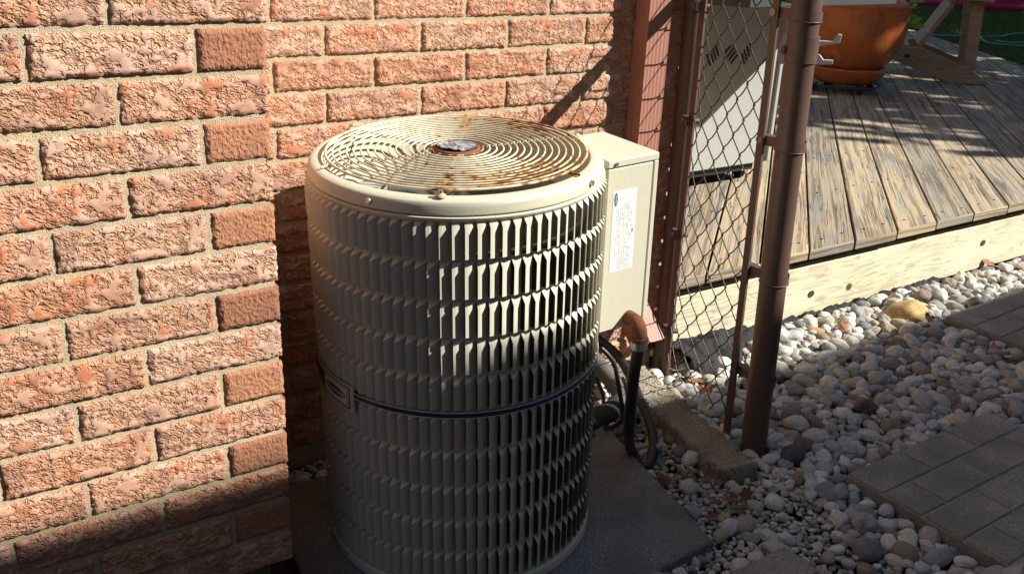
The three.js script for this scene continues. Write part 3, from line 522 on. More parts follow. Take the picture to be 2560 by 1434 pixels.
// ---------------------------------------------------------------- chain link fence panel
{
  const f = thing('chain_link_fence', 'narrow brown chain link fence panel between two round posts', 'fence');
  const LP = { x: 1.25, z: -0.38 }, mx = (z, y) => lerp(1.236, 1.199 - 0.043 * y, (z + 0.335) / 0.305) + 0.4 * Math.max(0, -0.30 - z);
  const post = (a, b, r) => { const g = rod(a, b, r, 32); return part('post', metricUV(g), M.brown, f); };
  const lp = post([1.297, -0.05, -0.42], [1.276, 1.16, -0.42], 0.0262), rp = post([1.2, -0.05, 0.04], [1.15, 1.16, 0.04], 0.0315);
  lp.material = rp.material = M.brown;
  part('post_cap', new THREE.SphereGeometry(0.036, 20, 12, 0, 6.3, 0, 1.6), M.brown, f, [1.15, 1.155, 0.04]);
  part('post_cap', new THREE.SphereGeometry(0.029, 20, 12, 0, 6.3, 0, 1.6), M.brown, f, [1.276, 1.155, -0.42]);
  part('top_rail', rod([1.262, 1.105, -0.405], [1.152, 1.105, 0.015], 0.0175, 20), M.brown, f);
  // flat bars that hold the mesh
  const flat = (z, a, b, tw) => { const g = box(-0.004, 0.004, a, b, -0.0085, 0.0085); const q = part('tension_bar', g, M.brown, f); q.position.set(mx(z, 0.5), 0, z); q.rotation.z = tw; q.rotation.y = 0.15; return q; };
  flat(-0.37, 0.0, 1.13, 0.012); flat(-0.035, 0.0, 1.13, 0.036);
  // bands round the posts with their bolts
  const band = (px, py, pz, r, dir, turn = 0) => {
    const g = new THREE.CylinderGeometry(r + 0.0022, r + 0.0022, 0.022, 32, 1, true), b = part('tension_band', g, M.brown, f, [px, py, pz]); b.rotation.y = turn; const LEN = turn ? 0.062 : 0.084;
    const z1 = dir > 0 ? r : -r; part('band_strap', box(-0.0125, 0.0085, -0.011, 0.011, Math.min(z1, dir * LEN), Math.max(z1, dir * LEN)), M.brown, b);
    part('band_lip', new THREE.TorusGeometry(r + 0.0026, 0.0011, 6, 32).rotateX(Math.PI / 2).translate(0, -0.011, 0), M.brown, b);
    const bo = part('band_bolt', new THREE.CylinderGeometry(0.0085, 0.0085, 0.008, 16).rotateZ(Math.PI / 2), M.bolt, b, [-0.0175, 0, dir * (LEN - 0.01)]); bo.rotation.y = 0;
    part('band_nut', new THREE.CylinderGeometry(0.0075, 0.0075, 0.02, 6).rotateZ(Math.PI / 2), M.bolt, b, [0.016, 0, dir * (LEN - 0.01)]);
  };
  for (const y of [1.045, 0.757, 0.444, 0.155]) band(1.297 - 0.0174 * y, y, -0.42, 0.0262, 1, -0.52);
  for (const y of [1.068, 0.79, 0.475, 0.205]) band(1.2 - 0.0413 * y, y, 0.04, 0.0315, -1);
  for (const y of [0.034]) part('post_ring', new THREE.TorusGeometry(0.0325, 0.0012, 6, 32).rotateX(Math.PI / 2), M.brown, f, [1.199, y, 0.04]);
  // mesh: flattened spirals that hook into one another
  const dz = 0.0347, dy = 0.0423, z0 = -0.261;
  for (let k = -3; k < 6; k++) {
    const pts = []; let side = 0;
    // node heights of column k: 0.984 - dy*k + 2*dy*n
    let n = 0; const yk = (kk, m) => 0.984 - dy * kk + 2 * dy * m;
    let m = Math.ceil((1.14 - yk(k, 0)) / (2 * dy));
    for (; ; m--) {
      const ya = yk(k, m), yb = yk(k + 1, m); // yb = ya - dy
      if (yb < 0.02) break;
      const za = z0 + dz * k, zb = za + dz;
      const L = (y, z, off) => pts.push(V(mx(z, y) + off, y, z));
      L(ya, za - 0.0026, 0); L(lerp(ya, yb, 0.22), lerp(za, zb, 0.16), -0.0028); L(lerp(ya, yb, 0.6), lerp(za, zb, 0.62), -0.0028); L(yb + 0.004, zb, -0.002);
      L(yb, zb + 0.0026, 0); const yn = ya - 2 * dy; L(lerp(yb, yn, 0.2), lerp(zb, za, 0.15), 0.0028); L(lerp(yb, yn, 0.7), lerp(zb, za, 0.66), 0.0028); L(yn + 0.004, za + 0.001, 0.002);
      n++;
    }
    part('wire', tube(pts, 0.00165, pts.length * 4, 7), M.brownWire, f);
  }
  // gate latch on the post
  const latch = new THREE.Group(); latch.name = 'gate_latch'; latch.position.set(1.158, 1.0, 0.04); f.add(latch);
  part('latch_collar', new THREE.CylinderGeometry(0.0345, 0.0345, 0.055, 32), M.brown, latch);
  const pale = std({ color: rgb(0.42, 0.38, 0.35), roughness: 0.5, metalness: 0.3 });
  const fork = (y, pts) => { const s = new THREE.Shape(pts.map((p) => new THREE.Vector2(...p))); const g = new THREE.ExtrudeGeometry(s, { depth: 0.006, bevelEnabled: true, bevelSize: 0.001, bevelThickness: 0.001, bevelSegments: 1 }); const m = part('latch_fork', g, pale, latch, [0.02, y, 0.015]); m.rotation.y = -0.6; };
  fork(0.012, [[0, -0.006], [0.05, 0.004], [0.052, 0.02], [0.046, 0.021], [0.038, 0.006], [0, 0.006]]);
  fork(-0.024, [[0, -0.008], [0.042, -0.004], [0.042, 0.003], [0.022, 0.003], [0.012, 0.014], [0, 0.012]]);
  part('latch_bolt', new THREE.SphereGeometry(0.0095, 16, 12), M.brown, latch, [-0.03, -0.004, -0.02]);
  { const s = new THREE.Shape([[-0.009, -0.03], [0.008, -0.03], [0.011, 0.005], [0.004, 0.032], [-0.006, 0.034], [-0.012, 0.008]].map((p) => new THREE.Vector2(...p))); const g = new THREE.ExtrudeGeometry(s, { depth: 0.004, bevelEnabled: false }); const m = part('latch_plate', g, pale, latch, [-0.026, -0.004, -0.024]); m.rotation.y = -0.9; }
}

// ---------------------------------------------------------------- concrete edging under the fence
{
  // cast strip with chipped, rounded edges
  const A = V(1.053, 0, 0.128), B = V(1.172, 0, -0.46), d = B.clone().sub(A), L = d.length(); d.normalize(); const n = V(-d.z, 0, d.x);
  const prof = []; for (let k = 0; k <= 40; k++) { const a = k / 40 * Math.PI * 2, c = Math.cos(a), q = Math.sin(a), p = 0.16; prof.push([0.053 * Math.sign(c) * Math.pow(Math.abs(c), p), 0.0 + 0.047 * Math.sign(q) * Math.pow(Math.abs(q), p)]); }
  const pos = [], idx = [], SEG = 150, PN = prof.length;
  for (let i = 0; i <= SEG + 2; i++) {
    const t = clamp((i - 1) / SEG), k = i === 0 || i === SEG + 2 ? 0 : Math.min(1, 0.9 + Math.min(t, 1 - t) * 40);
    for (const [a, b] of prof) { const chip = 0.006 * pn(t * 26, a * 40 + b * 9) + 0.0035 * pn(t * 80, a * 120 + b * 70) - 0.010 * sstep(0.25, 0.6, pn(t * 14 + (a > 0 ? 5 : 0), 3)) * sstep(0.6, 1, Math.abs(a) / 0.053) * (b > 0 ? 1 : 0); const p = A.clone().addScaledVector(d, t * L + 0.004 * pn(a * 60, b * 60)).addScaledVector(n, a * k + chip * 0.8 * Math.sign(a)); pos.push(p.x, 0.0 + (b + (b > 0 ? chip : 0)) * (k || 0.0), p.z); }
  }
  for (let i = 0; i < SEG + 2; i++) for (let k = 0; k < PN - 1; k++) { const a = i * PN + k, b = a + 1, c = a + PN, e = c + 1; idx.push(a, b, c, b, e, c); }
  const kg = new THREE.BufferGeometry(); kg.setAttribute('position', new THREE.Float32BufferAttribute(pos, 3)); kg.setIndex(idx); kg.computeVertexNormals();
  const kuv = new Float32Array(pos.length / 3 * 2); for (let i = 0; i < pos.length / 3; i++) { kuv[i * 2] = pos[i * 3] + pos[i * 3 + 1] * 0.7; kuv[i * 2 + 1] = pos[i * 3 + 2] + pos[i * 3 + 1] * 0.3; } kg.setAttribute('uv', new THREE.BufferAttribute(kuv, 2));
  const km = M.kerb.clone(); km.side = THREE.DoubleSide;
  single('concrete_edging', 'long worn concrete edging strip beneath the chain link fence', 'edging', kg, km);
}

// ---------------------------------------------------------------- patio slabs with a pressed brick pattern
{
  const SZ = 0.6, TOP = 0.042;
  const slab = (label, x, z, turn, flip) => {
    const t = thing('patio_slab', label, 'paving slab', [x, 0, z]); t.rotation.y = turn;
    part('slab_body', metricUV(rbox(0, SZ, -0.03, TOP - 0.0035, 0, SZ, 0.006)), M.slab, t);
    // pressed pattern: raised faces with grooves between them, in basket-weave order
    const gap = 0.0065, c = SZ / 6;
    const face = (a, b, e, d) => part('pressed_brick', metricUV(rbox(a + gap / 2, b - gap / 2, TOP - 0.02, TOP + rr(-0.0008, 0.0008), e + gap / 2, d - gap / 2, 0.0035), rnd(), rnd()), M.slab, t);
    for (let r = 0; r < 6; r++) { const off = ((r + flip) % 2) * c; let a = -off; while (a < SZ - 0.001) { const A = Math.max(0, a), B = Math.min(SZ, a + 2 * c); face(A, B, r * c, (r + 1) * c); a += 2 * c; } }
    return t;
  };
  seed(23);
  slab('patio slab of pressed brick pattern lying wholly in the shade among the pebbles', 1.266, 0.268, 0.02, 0);
  slab('patio slab of pressed brick pattern with one sunlit corner near the deck board', 2.372, -0.205, 0.05, 1);
  slab('patio slab lying in front of the dark concrete pad', 0.318, 0.40, 0.03, 0);
}

// ---------------------------------------------------------------- deck
const DECK = 0.262;
{
  const deck = thing('wooden_deck', 'low weathered wooden deck with diagonal grey boards and a pale edge board', 'deck');
  const ang = 41 * Math.PI / 180, sd = V(Math.cos(ang), 0, -Math.sin(ang)), td = V(Math.sin(ang), 0, Math.cos(ang));
  const outline = [[1.335, -0.462], [5.6, -0.462], [9.35, -5.75], [9.35, -6], [1.335, -6]];
  const pitch = 0.1515, t0 = 0.9265, gap = 0.0125;
  const clip = (poly, keep) => { const out = []; for (let i = 0; i < poly.length; i++) { const a = poly[i], b = poly[(i + 1) % poly.length], da = keep(a), db = keep(b); if (da >= 0) out.push(a); if (da * db < 0) { const k = da / (da - db); out.push([lerp(a[0], b[0], k), lerp(a[1], b[1], k)]); } } return out; };
  const st = outline.map(([x, z]) => [x * sd.x + z * sd.z, x * td.x + z * td.z]);
  const basis = new THREE.Matrix4().makeBasis(sd, td.clone().negate(), V(0, 1, 0));
  seed(41);
  const nailMat = std({ color: rgb(0.05, 0.045, 0.04), roughness: 0.7 });
  for (let k = -32; k <= 17; k++) {
    const a = t0 + k * pitch + gap / 2 + rr(-0.001, 0.001), b = t0 + (k + 1) * pitch - gap / 2 + rr(-0.001, 0.001);
    let poly = clip(clip(st, (p) => p[1] - a), (p) => b - p[1]);
    if (poly.length < 3) continue;
    const cut = rr(-0.006, 0.004); poly = poly.map(([s, t]) => [s - cut, t]);
    const g = new THREE.ExtrudeGeometry(new THREE.Shape(poly.map(([s, t]) => new THREE.Vector2(s, -t))), { depth: 0.024, bevelEnabled: true, bevelSize: 0.004, bevelThickness: 0.0045, bevelSegments: 2 });
    const uv = g.attributes.uv, ou = rr(0, 2), ov = rr(0, 1); for (let i = 0; i < uv.count; i++) uv.setXY(i, uv.getX(i) + ou, uv.getY(i) + ov);
    g.applyMatrix4(basis); g.translate(0, DECK - 0.0285 + rr(-0.0012, 0.0012), 0);
    const bm = part('board', g, M.board[Math.floor(rnd() * 4)], deck);
    const nails = [];
    const s0 = Math.min(...poly.map((p) => p[0])), s1 = Math.max(...poly.map((p) => p[0]));
    for (let z = -0.53; z > -5.9; z -= 0.4) for (const f of [0.22, 0.78]) { const t = lerp(a, b, f), s = (z - t * td.z) / sd.z; if (s < s0 + 0.05 || s > s1 - 0.05) continue; const p = sd.clone().multiplyScalar(s).addScaledVector(td, t); nails.push(new THREE.CylinderGeometry(0.0042, 0.0042, 0.003, 8).translate(p.x + rr(-0.006, 0.006), DECK + 0.0005, p.z + rr(-0.006, 0.006))); }
    if (nails.length) { const n = part('nail_heads', mergeGeometries(nails), nailMat, bm); n.userData.kind = 'stuff'; }
  }
  // edge board and the joists behind it
  const fb = new RoundedBoxGeometry(4.4, 0.186, 0.038, 2, 0.004); fb.translate(1.33 + 2.2, 0.005 + 0.093, -0.505 - 0.0);
  const fp = fb.attributes.position, fuv = fb.attributes.uv; for (let i = 0; i < fp.count; i++) fuv.setXY(i, fp.getX(i) + 0.06, fp.getY(i) + 0.2);
  part('edge_board', fb, M.pine, deck);
  const hole = [[2.02, 0.088], [3.02, 0.115]]; hole.forEach(([x, y]) => part('knot', new THREE.CylinderGeometry(0.012, 0.010, 0.004, 14).rotateX(Math.PI / 2).scale(1.2, 1, 1), std({ color: rgb(0.05, 0.028, 0.015), roughness: 0.9 }), deck, [x, y, -0.4853]));
  for (let k = 0; k < 12; k++) part('joist', box(1.34, 5.6 + k * 0.2, 0.03, DECK - 0.034, -0.60 - k * 0.45, -0.56 - k * 0.45), M.joist, deck);
}

// ---------------------------------------------------------------- barbecue standing on the deck
{
  const b = thing('barbecue', 'grey steel barbecue cabinet with slotted vents seen through the chain link', 'barbecue');
  b.position.set(0, DECK, 0);
  const zf = -1.17, cab = part('cabinet', metricUV(rbox(1.72, 2.5, 0.075, 0.80, -1.72, zf, 0.006)), M.greyPaint, b);
  part('corner_flange', rbox(2.486, 2.503, 0.08, 0.795, zf - 0.01, zf + 0.012, 0.003), M.greyPaint, cab);
  part('bottom_rail', box(1.74, 2.44, 0.045, 0.076, -1.70, zf - 0.02), M.black, b);
  for (const [x, z] of [[1.8, -1.24], [2.42, -1.24], [1.8, -1.66], [2.42, -1.66]]) { const c = part('caster', new THREE.CylinderGeometry(0.023, 0.023, 0.02, 18).rotateZ(Math.PI / 2), M.black, b, [x, 0.0235, z]); part('caster_fork', box(-0.014, 0.014, 0.0, 0.026, -0.008, 0.008), M.black, c); }
  // dark steel top that reaches out over the back
  const s = new THREE.Shape([[1.66, -1.74], [2.84, -1.74], [2.74, -1.17], [2.60, -0.774], [1.86, -0.774], [1.72, -1.0]].map(([x, z]) => new THREE.Vector2(x, -z)));
  const g = new THREE.ExtrudeGeometry(s, { depth: 0.05, bevelEnabled: true, bevelSize: 0.003, bevelThickness: 0.003, bevelSegments: 2 }); g.rotateX(-Math.PI / 2); g.translate(0, 0.993 - DECK + 0.002, 0);
  part('side_shelf', metricUV(g), M.darkPaint, b);
  part('hood', metricUV(rbox(1.70, 2.46, 0.79, 1.12, -1.74, -1.2, 0.05, 4)), M.darkPaint, b);
  // three groups of slanted vent slots
  const slot = (x, y, t) => { const g2 = new THREE.CapsuleGeometry(0.0048, 0.04, 4, 8); const m = part('vent_slot', g2, M.black, cab, [x, y - DECK, zf + 0.0005]); m.scale.z = 0.25; m.rotation.z = t; };
  for (const [u, v, t] of [[1771.6, 150, 0.5], [1780, 143, 0.5], [1786.5, 135, 0.5], [1793, 127, 0.5], [1818.7, 125, -0.8], [1826, 132, -0.8], [1831, 139, -0.8], [1836, 147, -0.8], [1858.6, 147, 0.5], [1864.5, 138, 0.5], [1871, 128, 0.5], [1878.5, 120, 0.5]]) { const p = onZ(u, v, zf); slot(p.x, p.y, t); }
  for (const [u, v] of [[1829, 315], [1890, 380], [1855, 425], [1876, 432]]) { const p = onZ(u, v, zf); part('rivet', new THREE.SphereGeometry(0.005, 10, 8), M.bolt, cab, [p.x, p.y - DECK, zf]); }
}

// ---------------------------------------------------------------- potted plant on its dolly
{
  const P = V(4.72, DECK, -2.55);
  const lathe = (pts, seg = 72) => new THREE.LatheGeometry(pts.map((p) => new THREE.Vector2(...p)), seg);
  const pot = thing('terracotta_pot', 'large glazed terracotta plant pot standing on its saucer on the deck', 'plant pot', [P.x, P.y, P.z]); pot.scale.set(1.02, 1.06, 1.02);
  const uvScale = (g) => { const uv = g.attributes.uv; for (let i = 0; i < uv.count; i++) uv.setXY(i, uv.getX(i) * 3, uv.getY(i) * 1); return g; };
  part('body', uvScale(lathe([[0, 0.11], [0.165, 0.11], [0.205, 0.14], [0.25, 0.185], [0.287, 0.24], [0.31, 0.30], [0.327, 0.40], [0.337, 0.495], [0.347, 0.505], [0.349, 0.518], [0.343, 0.527], [0.325, 0.525], [0.318, 0.50], [0.30, 0.44], [0, 0.44]])), M.clay, pot);
  part('saucer', lathe([[0, 0.05], [0.16, 0.05], [0.20, 0.068], [0.232, 0.105], [0.246, 0.135], [0.247, 0.146], [0.240, 0.151], [0.231, 0.146], [0.215, 0.125], [0.18, 0.108], [0, 0.106]]), M.clay, pot);
  part('compost', new THREE.CircleGeometry(0.315, 40).rotateX(-Math.PI / 2).translate(0, 0.47, 0), M.soil, pot);
  const d = thing('plant_dolly', 'low black wire plant dolly on casters beneath the terracotta pot', 'plant dolly', [P.x, P.y, P.z]);
  part('frame', flatMerge([new THREE.TorusGeometry(0.225, 0.006, 8, 60).rotateX(Math.PI / 2).translate(0, 0.043, 0), rod([-0.225, 0.043, 0], [0.225, 0.043, 0], 0.005), rod([0, 0.043, -0.225], [0, 0.043, 0.225], 0.005)]), M.darkPaint, d);
  for (let k = 0; k < 4; k++) { const a = k * Math.PI / 2 + 0.35; const c = part('caster', new THREE.CylinderGeometry(0.019, 0.019, 0.022, 16).rotateZ(Math.PI / 2), M.black, d, [0.2 * Math.cos(a), 0.019, 0.2 * Math.sin(a)]); c.rotation.y = a; part('caster_fork', box(-0.016, 0.016, 0.002, 0.026, -0.012, 0.012), M.black, c); }
  const pl = thing('potted_plant', 'bright green leafy plant drooping over the rim of the terracotta pot', 'plant', [P.x, P.y + 0.48, P.z]);
  seed(77);
  const leaf = (L) => { const s = new THREE.Shape(); s.moveTo(0, 0); s.quadraticCurveTo(L * 0.45, L * 0.45, 0, L); s.quadraticCurveTo(-L * 0.45, L * 0.45, 0, 0); const g = new THREE.ShapeGeometry(s, 5); const p = g.attributes.position; for (let i = 0; i < p.count; i++) p.setZ(i, -0.3 * p.getY(i) * p.getY(i) / L + Math.abs(p.getX(i)) * 0.4); g.computeVertexNormals(); return g; };
  const lg = leaf(0.075), aim = onPlane(2222, 18, V(P.x, 0, P.z), V(0.8, 0, -0.6));
  for (let k = 0; k < 46; k++) { const near = k < 20; const th = near ? Math.atan2(aim.z - P.z, aim.x - P.x) + rr(-0.5, 0.35) : rr(0, 6.28), r = near ? rr(0.27, 0.36) : rr(0.05, 0.32); const m = part('leaf', lg, M.leafGreen, pl, [r * Math.cos(th), near ? rr(-0.04, 0.08) : rr(0.0, 0.18), r * Math.sin(th)]); m.rotation.set(rr(0.3, 2.2), rr(0, 6.28), rr(-0.6, 0.6)); m.scale.setScalar(rr(0.7, 1.3)); }
  part('stem', flatMerge([...Array(8)].map(() => { const a = rr(0, 6.28), r = rr(0.05, 0.28); return rod([r * 0.5 * Math.cos(a), -0.02, r * 0.5 * Math.sin(a)], [r * Math.cos(a), 0.15, r * Math.sin(a)], 0.004, 6); })), std({ color: rgb(0.10, 0.14, 0.04), roughness: 0.8 }), pl);
}

// ---------------------------------------------------------------- low wooden garden chair
{
  const tail = onY(2462, 215, DECK), U = V(-0.62, 0, -0.785).normalize(), W = V(0.785, 0, -0.62).normalize(), T = 0.034, WID = 0.54;
  const ch = thing('garden_chair', 'low slatted wooden garden chair with sloping side rails behind the terracotta pot', 'chair', [tail.x, DECK, tail.z]);
  const basis = new THREE.Matrix4().makeBasis(U, V(0, 1, 0), U.clone().cross(V(0, 1, 0))); // local: a towards the front, b up
  const wDir = U.clone().cross(V(0, 1, 0)), wSign = wDir.dot(W) > 0 ? 1 : -1;
  const plane = (u, v, off = 0) => { const o = tail.clone().addScaledVector(W, off), p = onPlane(u, v, o, W).sub(tail); return [p.dot(U), p.y]; };
  const board = (name, poly, off, th, parent = ch) => { const s = new THREE.Shape(poly.map((p) => new THREE.Vector2(...p))); const g = new THREE.ExtrudeGeometry(s, { depth: th, bevelEnabled: true, bevelSize: 0.003, bevelThickness: 0.003, bevelSegments: 2 }); if (wSign < 0) g.translate(0, 0, -th); g.translate(0, 0, wSign * off); g.applyMatrix4(basis); return part(name, metricUV(g, rnd(), rnd()), M.chair, parent); };
  seed(61);
  const railPx = [[2462, 214], [2459, 206], [2448, 195], [2420, 175], [2374, 155], [2328, 136], [2301, 122], [2276, 123.6], [2241, 116], [2215, 107], [2165, 84], [2120, 72], [2100, 78], [2098, 96], [2130, 112], [2210, 142], [2262, 164], [2328, 192], [2370, 210], [2396, 213]];
  const rail = railPx.map(([u, v]) => plane(u, v)); const low = Math.min(...rail.map((p) => p[1])); rail.forEach((p) => { p[1] = Math.max(0.0035, p[1] - Math.min(low, 0)); });
  const r1 = board('side_rail', rail, 0, T); board('side_rail', rail, WID, T);
  for (const [u, v] of [[2408, 181], [2424, 205]]) { const [a, b] = plane(u, v); const p = U.clone().multiplyScalar(a).add(V(0, b, 0)).addScaledVector(W, -0.006); const m = part('bolt', new THREE.CylinderGeometry(0.010, 0.010, 0.008, 14), M.steel, r1, p.toArray()); m.quaternion.setFromUnitVectors(V(0, 1, 0), W); }
  // seat slats across the rails
  const across = (name, a, b, ang, wd, th, o0, o1) => { const g = new RoundedBoxGeometry(wd, th, o1 - o0, 2, 0.004); g.rotateZ(ang); g.translate(a, b, wSign * (o0 + o1) / 2); g.applyMatrix4(basis); return part(name, metricUV(g, rnd(), rnd()), M.chair, ch); };
  const topLine = [[2300, 122], [2276, 122], [2258, 119], [2241, 115], [2222, 109], [2202, 100], [2182, 91], [2160, 82]].map(([u, v]) => plane(u, v));
  for (let k = 1; k < topLine.length - 1; k++) { const a = topLine[k], b = topLine[k + 1]; const ang = Math.atan2(b[1] - a[1], b[0] - a[0]); across('seat_slat', (a[0] + b[0]) / 2, (a[1] + b[1]) / 2 + 0.012, ang, Math.hypot(b[0] - a[0], b[1] - a[1]) - 0.006, 0.02, 0.0, WID + T); }
  // back slats, lean away from the seat
  const b0 = plane(2298, 112), b1 = plane(2388, 2), dir = [b1[0] - b0[0], b1[1] - b0[1]], dl = Math.hypot(...dir); dir[0] /= dl; dir[1] /= dl;
  for (let k = 0; k < 5; k++) { const o = 0.045 + k * 0.098, w0 = 0.088, hgt = 0.78 - Math.abs(k - 2) * 0.05, q = [b0[0], b0[1]], nrm = [-dir[1], dir[0]]; const poly = [[q[0], q[1]], [q[0] + dir[0] * hgt, q[1] + dir[1] * hgt], [q[0] + dir[0] * hgt + nrm[0] * 0.024, q[1] + dir[1] * hgt + nrm[1] * 0.024], [q[0] + nrm[0] * 0.024, q[1] + nrm[1] * 0.024]]; board('back_slat', poly, o, w0); }
  across('back_brace', b0[0] + dir[0] * 0.36 + 0.0, b0[1] + dir[1] * 0.36, Math.atan2(dir[1], dir[0]), 0.07, 0.03, 0.0, WID + T);
  // rear uprights and arms
  const l0 = plane(2416, 176, 0.04), l1 = plane(2463, 4, 0.04), l2 = plane(2440, 176, 0.04), l3 = plane(2432, 4, 0.04);
  for (const o of [0.04, WID - 0.07]) board('rear_leg', [[l0[0], 0.004], [l3[0], l3[1]], [l1[0], l1[1]], [l2[0], 0.004]], o, 0.05);
  const aY = l1[1] + 0.004;
  for (const o of [-0.04, WID - 0.03]) board('armrest', [[l1[0] - 0.05, aY], [l1[0] + 0.72, aY + 0.03], [l1[0] + 0.72, aY + 0.054], [l1[0] - 0.05, aY + 0.024]], o, 0.12);
  for (const o of [-0.036, WID + T]) board('front_leg', [[0.74, 0.004], [0.84, 0.004], [0.84, aY + 0.03], [0.74, aY + 0.026]], o, 0.03);
}

// ---------------------------------------------------------------- things on the lawn
{
  const hz = (pts) => pts.map(([u, v]) => { const p = onY(u, v, 0.03); return p; });
  const mat = std({ color: rgb(0.07, 0.30, 0.27), roughness: 0.5 });
  const h = thing('garden_hose', 'thin teal garden hose snaking over the lawn beyond the deck', 'hose');
  part('coil', tube(hz([[2150, 52], [2240, 68], [2290, 80], [2340, 88], [2400, 90], [2450, 91], [2500, 91], [2530, 85], [2600, 80]]), 0.012, 120, 8), mat, h);
  part('coil', tube(hz([[2450, 92], [2456, 98], [2462, 102], [2480, 108], [2530, 113], [2600, 118]]), 0.012, 80, 8), mat, h);
  part('coil', tube(hz([[2490, 102], [2520, 106], [2560, 107], [2620, 108]]), 0.012, 60, 8), mat, h);
  const a = onY(2240, 12, 0.0), b = onY(2620, 34, 0.0), mid = a.clone().add(b).multiplyScalar(0.5), away = V(0.85, 0, -0.53);
  const pool = thing('paddling_pool', 'magenta pink inflatable paddling pool lying on the lawn', 'paddling pool');
  const r = a.distanceTo(b) * 0.62, c = mid.clone().addScaledVector(away, r * 0.8);
  const pm = std({ color: rgb(0.42, 0.03, 0.10), roughness: 0.4 });
  part('tube_ring', new THREE.TorusGeometry(r, 0.12, 18, 90).rotateX(Math.PI / 2).translate(c.x, 0.11, c.z), pm, pool);
  part('tube_ring', new THREE.TorusGeometry(r, 0.12, 18, 90).rotateX(Math.PI / 2).translate(c.x, 0.33, c.z), pm, pool);
  part('pool_floor', new THREE.CircleGeometry(r, 60).rotateX(-Math.PI / 2).translate(c.x, 0.03, c.z), pm, pool);
}

// ---------------------------------------------------------------- black ground cloth bulging out under the deck edge
{
  const g = new THREE.PlaneGeometry(1, 1, 220, 26), p = g.attributes.position;
  for (let i = 0; i < p.count; i++) {
    const s = p.getX(i) + 0.5, t = p.getY(i) + 0.5, x = lerp(1.34, 2.75, s);
    const wide = lerp(0.20, 0.05, sstep(0.05, 0.45, s)) * (1 + 0.35 * pn(s * 14, 2)), z = -0.484 + t * wide;
    const bulge = lerp(0.075, 0.028, sstep(0.08, 0.4, s));
    const y = bulge * Math.pow(Math.sin(Math.PI * clamp(0.18 + t * 0.82)), 0.8) + 0.020 * pn(x * 16, z * 26) * (1 - s * 0.6) + 0.010 * pn(x * 40, z * 60) - 0.015 * t;
    p.setXYZ(i, x, y, z);
  }
  g.computeVertexNormals();
  const uv = g.attributes.uv; for (let i = 0; i < p.count; i++) uv.setXY(i, p.getX(i) * 2, p.getZ(i) * 2);
  const m = M.fabric.clone(); m.side = THREE.DoubleSide;
  single('landscape_fabric', 'crumpled black landscape fabric poking out below the pale deck edge board', 'ground cloth', g, m);
}

